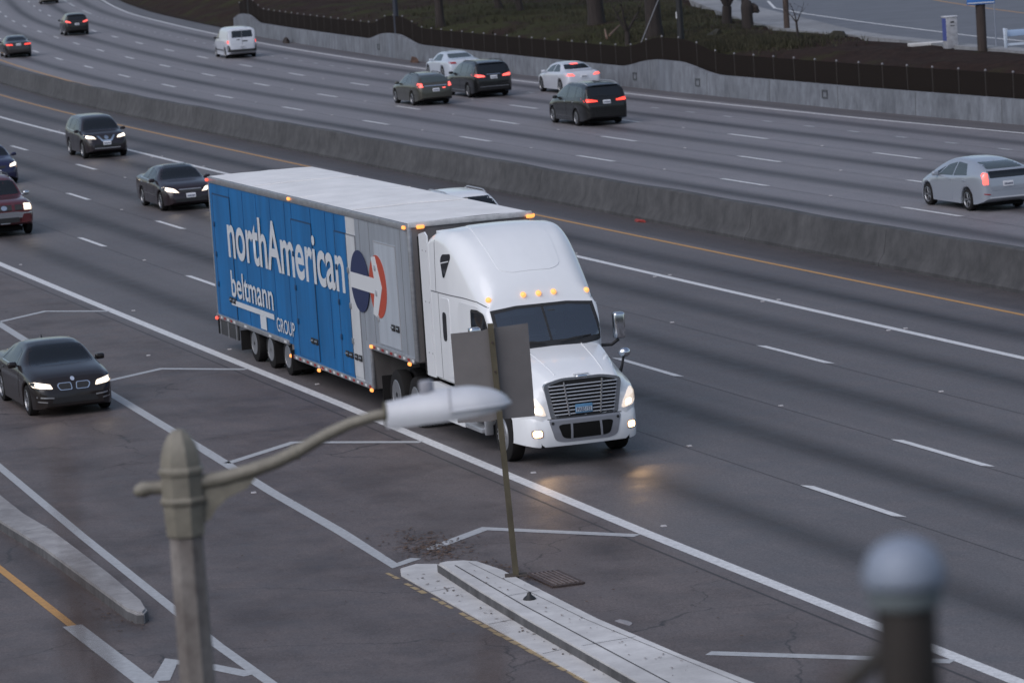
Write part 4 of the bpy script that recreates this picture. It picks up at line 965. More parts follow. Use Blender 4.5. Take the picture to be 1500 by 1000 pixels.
# ------------------------------------------------------------------ moving trailer
TH = -1.2545921
TO = Vector((-.66031, 73.4105, 0))
tr = empty('moving_trailer', TO, TH); tag(tr, 'long blue and silver moving trailer with white roof and white lettering', 'trailer')
BLUE = mat('trailer_blue', (.006, .128, .335), .42, 0, .05, spec=.3, noise=.22, nscale=1.5, streak=(1.6, 1, .25))
TWHITE = mat('trailer_white', (.52, .53, .54), .45, noise=.10, nscale=2, streak=(1, 1, .5))
TSILV = mat('trailer_silver', (.42, .455, .50), .36, .45, noise=.14, nscale=1.6, streak=(2.5, 1, .35))
TDOOR = mat('trailer_door_silver', (.50, .54, .59), .42, .3, noise=.12, nscale=1.6, streak=(2.5, 1, .35))
TFRONT = mat('trailer_nose', (.20, .185, .18), .5, .3, noise=.35, nscale=1.1, streak=(1, 1.2, .35))
ROOFM = mat('trailer_roof', (.76, .745, .73), .55, noise=.09, nscale=1.2, bump=.6, bscale=1.8)
RAIL = mat('trailer_rail', (.34, .345, .36), .45, .6, noise=.2, nscale=4, streak=(1, 1, 2))
LETTER = mat('letter_white', (.56, .58, .60), .5, noise=.05, nscale=3)
NAVY = mat('logo_navy', (.016, .026, .085), .4); ORANGE = mat('logo_orange', (.42, .060, .030), .45)
HW = 1.295
# shell: drop-frame box, side outline in (x,z)
outl = [(-16.15, .74), (-9.6, .74), (-9.52, .46), (-3.15, .46), (-3.1, 1.30), (-.12, 1.30), (0, 1.34), (0, 4.02), (-.03, 4.06), (-16.12, 4.06), (-16.15, 4.02)]
def trailer_shell():
    bm = bmesh.new(); n = len(outl)
    a = [bm.verts.new((p[0], -HW + .03, p[1])) for p in outl]; b = [bm.verts.new((p[0], HW - .03, p[1])) for p in outl]
    bm.faces.new(a); bm.faces.new(b[::-1])
    for i in range(n): bm.faces.new((a[i], b[i], b[(i + 1) % n], a[(i + 1) % n]))
    return frombm('shell', bm, TFRONT, tr)
trailer_shell()
# side panels, each a sheet proud of the shell; right side (-y) faces the camera
def side_panel(name, poly, m, y=HW, d=.03, both=True, parent=tr):
    for sg in ((-1, 1) if both else (-1,)): slab_xz(name, poly, sg * (y - d), sg * y, m, parent)
EDG = [-16.14, -14.2, -12.98, -11.76, -10.54, -9.3, -8.73, -7.17, -6.0, -5.3]
for a, b in zip(EDG, EDG[1:]):
    zb = .76 if b <= -9.3 else .50
    side_panel('blue_panel', [(a + .004, zb), (b - .004, zb), (b - .004, 3.94), (a + .004, 3.94)], BLUE)
side_panel('blue_panel', [(-5.296, .50), (-4.45, .50), (-4.45, 3.94), (-5.296, 3.94)], BLUE)
side_panel('white_panel', [(-4.446, .50), (-3.78, .50), (-3.78, 3.94), (-4.446, 3.94)], TWHITE)
side_panel('silver_panel', [(-3.776, .50), (-3.16, .50), (-3.12, 1.42), (-2.5, 1.42), (-2.5, 3.94), (-3.776, 3.94)], TSILV)
side_panel('silver_panel', [(-2.496, 1.42), (-.9, 1.42), (-.9, 3.94), (-2.496, 3.94)], TSILV)
side_panel('silver_panel', [(-.896, 1.42), (-.10, 1.42), (-.10, 3.94), (-.896, 3.94)], TSILV)
# doors set on the side
def t_door(x0, x1, z0, z1, m, edge):
    for sg in (-1, 1):
        bm = bmesh.new(); bm_box(bm, ((x0 + x1) / 2, sg * (HW + .007), (z0 + z1) / 2), (x1 - x0, .022, z1 - z0), .008, 1)
        d = frombm('side_door', bm, m, tr)
        for (cx, cz, sx, sz) in (((x0 + x1) / 2, z1 + .012, x1 - x0 + .07, .03), (x0 - .02, (z0 + z1) / 2, .03, z1 - z0), (x1 + .02, (z0 + z1) / 2, .04, z1 - z0)):
            box('door_frame', (cx, sg * (HW + .008), cz), (sx, .02, sz), edge, d)
        for zz in (.25, .5, .75):
            box('hinge', (x0 + .04, sg * (HW + .03), z0 + (z1 - z0) * zz), (.10, .03, .12), edge, d, .01)
        for k in (0, 1):
            hx = x1 - .42 + k * .30; hz = z0 + .42
            box('latch', (hx, sg * (HW + .028), hz), (.22, .025, .13), DARK, d, .01); box('latch_handle', (hx, sg * (HW + .05), hz + .01), (.17, .03, .035), CHROME, d, .01)
for x_ in EDG[1:]:
    for sg in (-1, 1): box('panel_seam', (x_, sg * (HW + .002), 2.35), (.022, .008, 3.1), mat('seam_blue', (.008, .06, .17), .45), tr)
for x_ in (-3.45, -2.75, -.55):
    for sg in (-1, 1): box('panel_seam', (x_, sg * (HW + .002), 2.68), (.018, .008, 2.48), mat('seam_silver', (.26, .265, .28), .4, .4), tr)
EB = mat('door_edge_blue', (.010, .045, .11), .5); ES = mat('door_edge_grey', (.30, .31, .33), .4, .5)
t_door(-15.74, -14.18, .86, 3.68, BLUE, EB); t_door(-8.73, -7.17, .60, 3.56, BLUE, EB)
t_door(-5.29, -4.47, .60, 3.55, BLUE, EB)
t_door(-4.43, -3.80, .60, 3.55, TWHITE, ES); t_door(-2.42, -.95, 1.48, 3.54, TDOOR, mat('door_edge_pale', (.50, .51, .53), .35, .5))
# rails
for sg in (-1, 1):
    box('roof_rail', (-8.07, sg * (HW - .02), 4.0), (16.10, .08, .14), RAIL, tr, .02)
    box('bottom_rail', (-12.9, sg * (HW + .002), .77), (6.5, .06, .11), RAIL, tr, .01)
    box('bottom_rail', (-6.35, sg * (HW + .002), .50), (6.42, .06, .10), RAIL, tr, .01)
    box('bottom_rail', (-1.6, sg * (HW + .002), 1.36), (3.0, .06, .12), RAIL, tr, .01)
    box('corner_post', (-.05, sg * (HW - .045), 2.7), (.12, .10, 2.72), RAIL, tr, .04)
    box('corner_post', (-16.10, sg * (HW - .04), 2.4), (.10, .10, 3.2), RAIL, tr, .03)
    box('drop_riser', (-3.14, sg * (HW + .003), .93), (.07, .06, .9), RAIL, tr, .01)
    # reflective tape, red and white blocks
    TR_, TW_ = mat('tape_red', (.30, .02, .02), .4), mat('tape_white', (.62, .62, .62), .4)
    for (x0, x1, z) in ((-16.0, -14.4, .77), (-9.4, -3.3, .50), (-2.9, -.2, 1.36)):
        k = 0; x = x0
        while x < x1:
            box('reflective_tape', (x + .075, sg * (HW + .036), z), (.15, .006, .05), (TR_, TW_)[k % 2], tr); x += .30; k += 1
    for x in (-13.4, -11.2, -9.9): box('reflective_tape', (x, sg * (HW + .036), .77), (.2, .006, .05), TW_, tr)
    # rear skirt box
    box('skirt_box', (-15.15, sg * (HW - .03), .52), (1.65, .05, .36), mat('skirt_dark', (.05, .05, .052), .5, .3), tr, .02)
    for x in (-15.9, -15.15, -14.4): box('skirt_rib', (x, sg * (HW - .0), .52), (.05, .03, .36), RAIL, tr)
    # marker lamps
    def lamp(x, z, m, y=HW): 
        box('marker_lamp', (x, sg * (y + .045), z), (.14, .05, .07), m, tr, .02)
    lamp(-8.7, 4.02, AMBER); lamp(-.12, 4.0, AMBER); lamp(-9.45, .50, AMBER); lamp(-7.2, .42, AMBER); lamp(-3.2, .44, AMBER); lamp(-3.0, 1.36, AMBER); lamp(-.35, 1.28, AMBER); lamp(-16.06, 4.0, REDM); lamp(-16.08, .72, REDM)
# roof: slightly sagging sheet with seams
def trailer_roof():
    xs = np.linspace(-16.13, -.01, 66); ys = np.linspace(-HW + .03, HW - .03, 13); v = []; f = []
    rnd = random.Random(3)
    for x in xs:
        w_ = .012 * math.sin(x * 2.1) + .012 * math.sin(x * 5.3 + 1)
        for y in ys:
            e = 1 - (y / HW) ** 2
            v.append((x, y, 4.075 + .025 * e + (w_ + rnd.uniform(-.006, .006)) * e))
    n = len(ys)
    for i in range(len(xs) - 1):
        for j in range(n - 1): f.append((i * n + j, (i + 1) * n + j, (i + 1) * n + j + 1, i * n + j + 1))
    o = part('roof', v, f, ROOFM, tr, 180)
    if o.data.polygons[0].normal.z < 0: o.data.flip_normals()
    for x in (-12.1, -8.07, -4.0): tube('roof_seam', [(x, -HW + .05, 4.085), (x, 0, 4.108), (x, HW - .05, 4.085)], .012, ROOFM, o, 6)
    box('roof_edge_cap', (0.0, 0, 4.045), (.07, 2.56, .11), mat('edge_white', (.55, .55, .55), .5, noise=.2, nscale=6), tr, .02)
    for y in (-HW + .07, HW - .07): box('marker_lamp', (.055, y + (.18 if y < 0 else -.0), 4.0), (.05, .16, .07), AMBER, tr, .02)
trailer_roof()
# lettering on the right side
def on_right(x, z, y=-(HW + .022)): return Vector((x, y, z))
lettering('northAmerican', -14.52, -4.72, 2.28, 3.42, on_right, LETTER, tr, .017)
lettering('beltmann', -14.50, -10.76, 1.37, 1.99, on_right, LETTER, tr, .012)
lettering('GROUP', -10.58, -9.06, .94, 1.26, on_right, LETTER, tr, .008)
def flat(name, poly, m, y): 
    return slab_xz(name, poly, -y, -(y - .008), m, tr)
flat('letter_underline', [(-14.6, 1.17), (-10.78, 1.17), (-10.78, 1.29), (-14.6, 1.29)], LETTER, HW + .023); flat('letter_stem', [(-12.02, .86), (-11.5, .86), (-11.5, 1.166), (-12.02, 1.166)], LETTER, HW + .023)
def disc(cx, cz, rx, rz, n=40): return [(cx + rx * math.cos(2 * math.pi * k / n), cz + rz * math.sin(2 * math.pi * k / n)) for k in range(n)]
flat('logo_disc', disc(-3.58, 2.65, .66, .64), NAVY, HW + .026); flat('logo_disc', disc(-2.28, 2.65, .60, .64), ORANGE, HW + .0245)
AW = mat('arrow_white', (.60, .61, .62), .45)
flat('logo_arrow', [(-4.235, 2.48), (-2.55, 2.48), (-2.72, 2.06), (-2.42, 2.0), (-1.98, 2.64), (-2.36, 3.26), (-2.64, 3.22), (-2.50, 2.80), (-4.235, 2.80)], AW, HW + .030)
lettering('northAmerican', 14.52, 4.72, 2.28, 3.42, lambda x, z: Vector((-x, HW + .022, z)), LETTER, tr, .030)
# running gear
def truck_wheel_meshes(r, wdt, dish, rimm):
    bm = bmesh.new()
    bm_lathe(bm, [(r * .60, -wdt / 2), (r * .88, -wdt / 2), (r * .98, -wdt * .42), (r, -wdt * .3), (r, wdt * .3), (r * .98, wdt * .42), (r * .88, wdt / 2), (r * .60, wdt / 2)], 32, 'Y', cap=False)
    bmesh.ops.recalc_face_normals(bm, faces=bm.faces[:]); ty = bpy.data.meshes.new('tyre'); bm.to_mesh(ty); bm.free(); ty.materials.append(BLACK); ty.polygons.foreach_set('use_smooth', [True] * len(ty.polygons)); ty.set_sharp_from_angle(angle=math.radians(40))
    bm = bmesh.new(); d = dish
    bm_lathe(bm, [(r * .61, wdt * .50), (r * .585, wdt * .52), (r * .56, wdt * .45), (r * .50, wdt * .5 - d * .8), (r * .36, wdt * .5 - d), (r * .20, wdt * .5 - d * .75), (r * .19, wdt * .5 - d * .1), (r * .10, wdt * .5), (0, wdt * .5)], 32, 'Y')
    for k in range(10):
        a = 2 * math.pi * k / 10; bm_lathe(bm, [(.018, 0), (.018, .045), (.0, .05)], 6, 'Y', (r * .29 * math.cos(a), wdt * .5 - d * .92, r * .29 * math.sin(a)))
    bmesh.ops.recalc_face_normals(bm, faces=bm.faces[:]); ri = bpy.data.meshes.new('wheel'); bm.to_mesh(ri); bm.free(); ri.materials.append(rimm); ri.polygons.foreach_set('use_smooth', [True] * len(ri.polygons)); ri.set_sharp_from_angle(angle=math.radians(40))
    return ty, ri
def truck_wheel(parent, ms, x, y, r, out=1, dual=0):
    o = link('wheel', ms[1], None, parent); o.location = (x, y, r); o.rotation_euler = (0, 0, 0 if y > 0 else math.pi)
    link('tyre', ms[0], None, o)
    if dual:
        a = link('inner_tyre', ms[0], None, o); a.location = (0, -dual, 0)
twm = truck_wheel_meshes(.42, .24, .12, STEEL)
for x in (-12.95, -11.5, -10.02):
    tube('axle', [(x, -1.1, .42), (x, 1.1, .42)], .07, UNDER, tr, 8)
    for y in (-1.14, 1.14): truck_wheel(tr, twm, x, y, .42, dual=.30)
box('chassis_rail', (-11.8, 0, .70), (8.4, 1.0, .16), UNDER, tr); box('sub_frame', (-11.5, 0, .50), (4.4, .9, .25), UNDER, tr); box('landing_gear', (-4.4, 0, .38), (.3, 1.6, .28), UNDER, tr)
box('rear_bumper', (-16.2, 0, .50), (.12, 2.3, .12), UNDER, tr, .02); box('rear_bumper_leg', (-16.12, -1.22, .52), (.14, .14, .36), UNDER, tr); box('king_plate', (-1.3, 0, 1.24), (2.4, 1.6, .08), UNDER, tr)
for x in (-13.75, -10.75, -9.3): box('mud_flap', (x, -1.12, .42), (.02, .5, .46), BLACK, tr)

# ------------------------------------------------------------------ tractor unit
tk = empty('semi_tractor', TO, TH); tag(tk, 'white long-nosed semi tractor with sleeper cab pulling the blue trailer', 'truck')
TP = mat('truck_white', (.79, .80, .81), .25, 0, .5, noise=.035, nscale=1.2, streak=(1, 1, .5))
AMB2 = mat('cab_marker', (.85, .36, .10), .3, emit=(1, .42, .12), es=.9)
cab_t = pchip([(.95, 3.90), (1.2, 3.98), (1.6, 4.05), (2.0, 4.05), (2.4, 3.97), (2.8, 3.80), (3.2, 3.56), (3.5, 3.33), (3.75, 3.08), (3.9, 2.88), (3.98, 2.74), (4.15, 2.52), (4.35, 2.26), (4.52, 2.02), (4.58, 1.9)])
cab_w = pchip([(.95, 1.20), (2.0, 1.21), (3.0, 1.18), (3.5, 1.15), (3.9, 1.11), (4.0, 1.10), (4.15, 1.08), (4.30, 1.03), (4.45, .92), (4.54, .74), (4.58, .5)])
cab_r = pchip([(.95, .22), (1.5, .26), (2.2, .36), (2.8, .48), (3.3, .55), (3.7, .50), (3.9, .32), (4.0, .14), (4.2, .10), (4.58, .08)])
def cab():
    secs = []
    for x in sorted(set(list(np.round(np.linspace(.95, 4.58, 44), 3)) + [3.94, 3.98, 4.02])):
        w_, z, r = cab_w(x), cab_t(x), cab_r(x); zb = 1.12
        pts = [(0, zb), (w_ - .06, zb), (w_, zb + .06), (w_, 1.5), (w_, 1.9 if z > 2.2 else 1.6)]
        top = max(z - r, pts[-1][1] + .03); r = z - top
        for k in range(1, 9):
            a = math.radians(90 * k / 8); pts.append((w_ - .5 * min(r, 1) * 0 - r * .9 * (1 - math.cos(a)), top + r * math.sin(a)))
        e = pts[-1][0]
        pts += [(e * .7, z + .025), (e * .35, z + .04), (0, z + .045)]
        secs.append([(x, a, b) for a, b in pts])
    v, f = loft(secs); bm = bmesh.new(); me = mesh(v, f); bm.from_mesh(me); bpy.data.meshes.remove(me); bmesh.ops.recalc_face_normals(bm, faces=bm.faces[:])
    bv = BVHTree.FromBMesh(bm); return frombm('cab', bm, TP, tk, 32), bv
CAB, CBV = cab()
def cdec(name, poly, axis, m, off=.006, r=.0, parent=tk, depth=.012, step=.09):
    if r: poly = rpoly(poly, r)
    return decal(name, CBV, poly, axis, m, parent, off, depth, step)
WSG = mat('truck_windscreen', (.040, .066, .075), .05, 0, 0, spec=.7)
WS_O = [(-1.04, 2.02), (-.6, 1.985), (.6, 1.985), (1.04, 2.02), (1.01, 2.70), (.5, 2.75), (-.5, 2.75), (-1.01, 2.70)]
WS_I = [(-.975, 2.125), (-.6, 2.105), (.6, 2.105), (.975, 2.125), (.945, 2.645), (.5, 2.695), (-.5, 2.695), (-.945, 2.645)]
CABIN = mat('cabin_lining', (.34, .40, .42), .8)
def cut_windscreen():
    bm = bmesh.new(); a = [bm.verts.new((2.7, p[0], p[1])) for p in WS_I]; b = [bm.verts.new((6.0, p[0], p[1])) for p in WS_I]; n = len(WS_I)
    bm.faces.new(a[::-1]); bm.faces.new(b)
    for i in range(n): bm.faces.new((a[i], a[(i + 1) % n], b[(i + 1) % n], b[i]))
    bmesh.ops.recalc_face_normals(bm, faces=bm.faces[:])
    for f in bm.faces: f.material_index = 1
    me = bpy.data.meshes.new('cutter'); bm.to_mesh(me); bm.free(); me.materials.append(TP); me.materials.append(CABIN)
    ob = bpy.data.objects.new('cutter', me); COL.objects.link(ob); ob.matrix_world = Matrix.LocRotScale(TO, Matrix.Rotation(TH, 3, 'Z'), None)
    CAB.data.materials.append(CABIN); bpy.context.view_layer.update()
    md = CAB.modifiers.new('cut', 'BOOLEAN'); md.operation = 'DIFFERENCE'; md.object = ob; md.solver = 'EXACT'
    dg_ = bpy.context.evaluated_depsgraph_get(); nm = bpy.data.meshes.new_from_object(CAB.evaluated_get(dg_)); CAB.modifiers.clear()
    if len(nm.polygons) > 200:
        CAB.data = nm; nm.set_sharp_from_angle(angle=math.radians(32))
    bpy.data.objects.remove(ob)
cut_windscreen()
for i_ in range(8): cdec('windscreen_seal', [WS_O[i_], WS_O[(i_ + 1) % 8], WS_I[(i_ + 1) % 8], WS_I[i_]], 'front', DARK, .010)
cdec('windscreen_divider', [(-.022, 2.10), (.022, 2.10), (.022, 2.70), (-.022, 2.70)], 'front', DARK, .012)
def pane_glass():
    m = bpy.data.materials.new('windscreen_glass'); m.use_nodes = True; n = m.node_tree.nodes; l = m.node_tree.links
    for q in list(n): n.remove(q)
    o = n.new('ShaderNodeOutputMaterial'); tr_ = n.new('ShaderNodeBsdfTransparent'); tr_.inputs[0].default_value = (.70, .82, .85, 1)
    g = n.new('ShaderNodeBsdfGlossy'); g.inputs['Roughness'].default_value = .03; fr = n.new('ShaderNodeFresnel'); fr.inputs[0].default_value = 3.3
    x = n.new('ShaderNodeMixShader'); l.new(fr.outputs[0], x.inputs[0]); l.new(tr_.outputs[0], x.inputs[1]); l.new(g.outputs[0], x.inputs[2]); l.new(x.outputs[0], o.inputs[0]); return m
WSG2 = pane_glass()
SEATM = mat('seat_grey', (.10, .105, .115), .85); DASHM = mat('dash_dark', (.035, .036, .038), .7)
for sg in (-1, 1):
    st_ = box('seat', (3.05, sg * .52, 2.26), (.16, .52, .36), SEATM, tk, .06); box('headrest', (3.05, sg * .52, 2.50), (.12, .28, .14), SEATM, st_, .04)
    box('sun_visor', (3.98, sg * .46, 2.60), (.05, .70, .12), mat('visor_grey', (.22, .24, .25), .8), tk, .02)
box('dashboard', (4.16, 0, 2.125), (.36, 1.80, .06), DASHM, tk, .02); box('instrument_hood', (4.02, .50, 2.18), (.22, .50, .10), DASHM, tk, .04)
box('centre_mirror', (4.10, .16, 2.56), (.04, .16, .14), DASHM, tk, .02); box('dash_box', (4.12, .10, 2.20), (.10, .22, .12), mat('dash_box_pale', (.30, .31, .32), .7), tk, .02)
bmw_ = bmesh.new()
for k_ in range(20):
    a0, a1 = 2 * math.pi * k_ / 20, 2 * math.pi * (k_ + 1) / 20
    bm_tube(bmw_, [(3.86 + .05 * math.sin(a0), .50 + .21 * math.cos(a0), 2.30 + .17 * math.sin(a0)), (3.86 + .05 * math.sin(a1), .50 + .21 * math.cos(a1), 2.30 + .17 * math.sin(a1))], .017, 6)
frombm('steering_wheel', bmw_, DASHM, tk, 60)
for sg in (-1, 1):
    q = [(sg * .02, 2.10), (sg * .62, 2.10), (sg * .985, 2.12), (sg * .955, 2.655), (sg * .5, 2.70), (sg * .02, 2.705)]
    cdec('windscreen', q if sg > 0 else q[::-1], 'front', WSG2, .008, .04, depth=.0)
    # behind the glass: visor, mirror and dash read as paler patches on the pane
    ax = 'left' if sg > 0 else 'right'
    cdec('door', [(2.62, 1.16), (4.02, 1.16), (4.30, 1.60), (4.22, 2.16), (3.98, 2.66), (3.60, 2.76), (2.70, 2.78), (2.60, 2.6)], ax, TP, .006, .06)
    cdec('side_window_seal', [(3.28, 2.12), (4.16, 2.04), (4.06, 2.44), (3.92, 2.64), (3.62, 2.70), (3.30, 2.69)], ax, DARK, .012, .06)
    cdec('side_window', [(3.33, 2.17), (4.11, 2.09), (4.02, 2.42), (3.89, 2.60), (3.62, 2.65), (3.35, 2.64)], ax, GLASS, .018, .05)
    cdec('sleeper_panel', [(1.55, 1.25), (2.10, 1.25), (2.12, 2.78), (1.56, 2.76)], ax, TP, .010, .08)
    cdec('sleeper_window', [(1.67, 1.94), (1.90, 1.94), (1.92, 2.50), (1.68, 2.50)], ax, GLASS, .018, .10)
    cdec('roof_window', [(1.74, 3.50), (1.86, 3.16), (1.94, 3.18), (2.36, 3.58), (2.36, 3.66), (1.90, 3.62)], ax, GLASS, .012, .08)
    cdec('window_bar', [(1.78, 3.43), (2.26, 3.50), (2.26, 3.52), (1.78, 3.45)], ax, TP, .018)
    cdec('cab_seam', [(.97, 2.835), (3.0, 2.86), (3.6, 2.84), (4.0, 2.74), (4.0, 2.755), (3.6, 2.858), (3.0, 2.878), (.97, 2.853)], ax, mat('seam_dark', (.12, .12, .13), .6), .004)
    cdec('cab_seam', [(1.42, 1.14), (1.435, 1.14), (1.455, 2.84), (1.44, 2.84)], ax, mat('seam_dark', (.12, .12, .13), .6), .004)
    cdec('cab_seam', [(1.30, 2.86), (1.315, 2.86), (1.42, 3.86), (1.40, 3.86)], ax, mat('seam_dark', (.12, .12, .13), .6), .004)
    cdec('door_handle', [(2.78, 1.75), (2.98, 1.75), (2.98, 1.80), (2.78, 1.80)], ax, DARK, .02)
    # side extender and dark rubber edge
    e = slab_xz('side_extender', [(.42, 1.14), (.94, 1.14), (.94, 3.90), (.80, 3.97), (.42, 3.90)], sg * 1.18, sg * 1.21, TP, tk)
    slab_xz('extender_edge', [(.28, 1.14), (.418, 1.14), (.418, 3.86), (.28, 3.84)], sg * 1.18, sg * 1.20, BLACK, tk)
    # chassis fairing, steps
    slab_xz('side_fairing', [(.20, .36), (2.55, .36), (2.55, 1.02), (.9, 1.06), (.20, .98)], sg * 1.12, sg * 1.19, TP, tk)
    box('fuel_tank_step', (3.1, sg * 1.10, .42), (1.0, .20, .10), ALUM, tk, .02); box('step_plate', (3.1, sg * 1.12, .72), (1.0, .16, .06), ALUM, tk, .02); box('step_bracket', (3.63, sg * 1.06, .58), (.08, .16, .5), ALUM, tk, .02)
    lathe('fuel_tank', [(.0, -.9), (.28, -.9), (.31, -.86), (.31, .86), (.28, .9), (0, .9)], ALUM, tk, 20, 'X', (2.0, sg * .84, .66))
    # door mirror
    bm = bmesh.new(); bm_box(bm, (4.28, sg * 1.42, 2.22), (.15, .22, .50), .05, 3); mo = frombm('door_mirror', bm, CHROME, tk, 60)
    tube('mirror_arm', [(4.12, sg * 1.08, 1.86), (4.2, sg * 1.28, 1.86), (4.28, sg * 1.40, 1.96)], .03, DARK, mo, 8); box('mirror_glass', (4.19, sg * 1.42, 2.22), (.02, .19, .46), GLASS, mo, .005)
    # hood mirror
    bm = bmesh.new(); bm_lathe(bm, [(.0, -.05), (.07, -.05), (.11, -.02), (.115, .02), (.08, .07), (.0, .09)], 16, 'X', (4.98, sg * 1.24, 1.80)); hm = frombm('hood_mirror', bm, CHROME, tk, 50)
    for v in hm.data.vertices: v.co.z = 1.80 + (v.co.z - 1.80) * .78
    tube('mirror_stalk', [(4.98, sg * 1.22, 1.74), (4.96, sg * 1.19, 1.56), (4.90, sg * 1.13, 1.36)], [.025, .025, .05], DARK, hm, 8)
for y in (-.97, -.30, 0, .30, .97):
    h = CBV.ray_cast(Vector((8, y, 2.93 if abs(y) < .5 else 2.89)), Vector((-1, 0, 0)))
    if h[0] is not None:
        lathe('marker_lamp', [(.055, -.02), (.05, .02), (.03, .05), (0, .06)], AMB2, tk, 10, 'X', (h[0].x + .012, y, h[0].z))
# interior hints behind the screen: sun visor band and dash are on the pane's inner face
for sg in (-1, 1):
    tube('wiper', [(4.56, sg * .15, 2.08), (4.56, sg * .40, 2.12), (4.47, sg * .78, 2.13)], .012, DARK, tk, 6)
tube('rear_roof_lip', [(.97, -1.0, 3.96), (.95, 0, 3.99), (.97, 1.0, 3.96)], .03, TP, tk, 8)
cdec('roof_hollow', [(1.5, -.62), (2.6, -.70), (3.45, -.62), (3.55, -.40), (3.55, .40), (3.45, .62), (2.6, .70), (1.5, .62)], 'top', TP, .012, .2, step=.14)
box('cab_rear', (.90, 0, 2.4), (.08, 2.1, 2.5), DARK, tk)
# hood with fenders
def hood():
    tabs = {'zt': [(4.15, 2.07), (4.5, 2.0), (4.8, 1.94), (5.3, 1.83), (5.7, 1.72), (5.92, 1.64), (6.02, 1.59), (6.06, 1.52)], 'wh': [(4.15, 1.0), (4.8, .94), (5.3, .87), (5.7, .80), (5.95, .75), (6.06, .70)],
            'wf': [(4.15, 1.10), (4.5, 1.15), (4.8, 1.18), (5.35, 1.17), (5.65, 1.13), (5.85, 1.06), (5.98, .96), (6.06, .82)], 'zf': [(4.15, 1.66), (4.5, 1.60), (4.8, 1.52), (5.3, 1.40), (5.7, 1.32), (5.95, 1.26), (6.06, 1.20)]}
    F = {k: pchip(v) for k, v in tabs.items()}; R = .63; xw = 4.80; r = .50; secs = []
    xs = set(np.round(np.linspace(4.15, 6.06, 22), 3)); xs = {x for x in xs if abs(x - xw) > R}
    xs |= {round(xw + R * q, 3) for q in (-.995, -.94, -.82, -.6, -.3, 0, .3, .6, .82, .94, .995, 1.0)} | {5.98, 6.03}
    for x in sorted(x for x in xs if 4.15 <= x <= 6.06):
        zt, wh, wf, zf = (F[k](x) for k in ('zt', 'wh', 'wf', 'zf')); zl = .80; za = zl
        if abs(x - xw) < R: za = max(zl, r + math.sqrt(R * R - (x - xw) ** 2))
        za = min(za, zf - .16)
        zm = max(za + .05, (za + zf) / 2)
        pts = [(0, zl), (wf - .40, zl), (wf - .39, za), (wf - .015, za), (wf, zm), (wf - .01, zf - .10), (wf - .06, zf), (wf - .14, zf + .05), ((wf + wh) / 2 - .04, zf + .10 + .25 * (zt - zf - .2)), (wh, zt - .16), (wh - .04, zt - .07), (wh * .84, zt - .025), (wh * .6, zt), (wh * .3, zt + .012), (0, zt + .018)]
        secs.append([(x, a, b) for a, b in pts])
    v, f = loft(secs); bm = bmesh.new(); me = mesh(v, f); bm.from_mesh(me); bpy.data.meshes.remove(me); bmesh.ops.recalc_face_normals(bm, faces=bm.faces[:])
    bv = BVHTree.FromBMesh(bm); return frombm('hood', bm, TP, tk, 40), bv
HOOD, HBV = hood()
def hdec(name, poly, axis, m, off=.006, r=.0, parent=tk, depth=.012, step=.09):
    if r: poly = rpoly(poly, r)
    return decal(name, HBV, poly, axis, m, parent, off, depth, step)
LHL = mat('truck_headlamp', (.75, .70, .66), .12, .2, .6, emit=(1, .80, .62), es=.55)
for sg in (-1, 1):
    q = [(sg * a, b) for a, b in [(.73, .94), (.99, .98), (1.08, 1.06), (1.085, 1.20), (1.0, 1.31), (.90, 1.27), (.78, 1.10)]]
    hdec('headlight', q if sg > 0 else q[::-1], 'front', LHL, .012, .04)
    q = [(sg * a, b) for a, b in [(.80, .98), (.95, 1.01), (.95, 1.10), (.84, 1.10)]]
    hdec('headlight_bulb', q if sg > 0 else q[::-1], 'front', HEADW, .018, .04)
SEAM = mat('seam_dark', (.12, .12, .13), .6)
for sg in (-1, 1):
    ax = 'left' if sg > 0 else 'right'
    hdec('hood_seam', [(4.27, 1.05), (4.285, 1.05), (4.30, 1.70), (4.285, 1.70)], ax, SEAM, .003)
    hdec('fender_latch', [(4.36, 1.50), (4.46, 1.50), (4.46, 1.56), (4.36, 1.56)], ax, DARK, .014)
    hdec('hood_crease', [(4.4, sg * .56), (5.9, sg * .46), (5.9, sg * .475), (4.4, sg * .575)], 'top', TP, .012)
    for k, (xx, zz) in enumerate(((.62, 3.6), (.62, 2.6), (.62, 1.6), (.85, 3.6), (.85, 2.6), (.85, 1.6))): box('rivet', (xx, sg * 1.212, zz), (.025, .006, .025), SEAM, tk)
hdec('hood_vent', rrect(4.20, 4.30, -.55, .55, .02), 'top', DARK, .008)
# grille
gq = [(-.70, 1.50), (-.56, .90), (.56, .90), (.70, 1.50), (.45, 1.585), (-.45, 1.585)]
def plate_yz(name, poly, x0, x1, m, parent=tk, lean=0.0):
    bm = bmesh.new(); n = len(poly)
    a = [bm.verts.new((x0 - lean * (p[1] - 1.2), p[0], p[1])) for p in poly]; b = [bm.verts.new((x1 - lean * (p[1] - 1.2), p[0], p[1])) for p in poly]
    bm.faces.new(a[::-1]); bm.faces.new(b)
    for i in range(n): bm.faces.new((a[i], a[(i + 1) % n], b[(i + 1) % n], b[i]))
    return frombm(name, bm, m, parent, 30)
LE = .015
gr = plate_yz('grille', rpoly([(-.76, 1.52), (-.64, .84), (.64, .84), (.76, 1.52), (.40, 1.60), (-.40, 1.60)], .10), 5.98, 6.07, mat('grille_frame', (.42, .43, .45), .30, .85), lean=LE)
plate_yz('grille_screen', rpoly([(-.665, 1.49), (-.565, .91), (.565, .91), (.665, 1.49), (.38, 1.555), (-.38, 1.555)], .06), 6.0, 6.076, mat('grille_black', (.006, .006, .006), .8), gr, lean=LE)
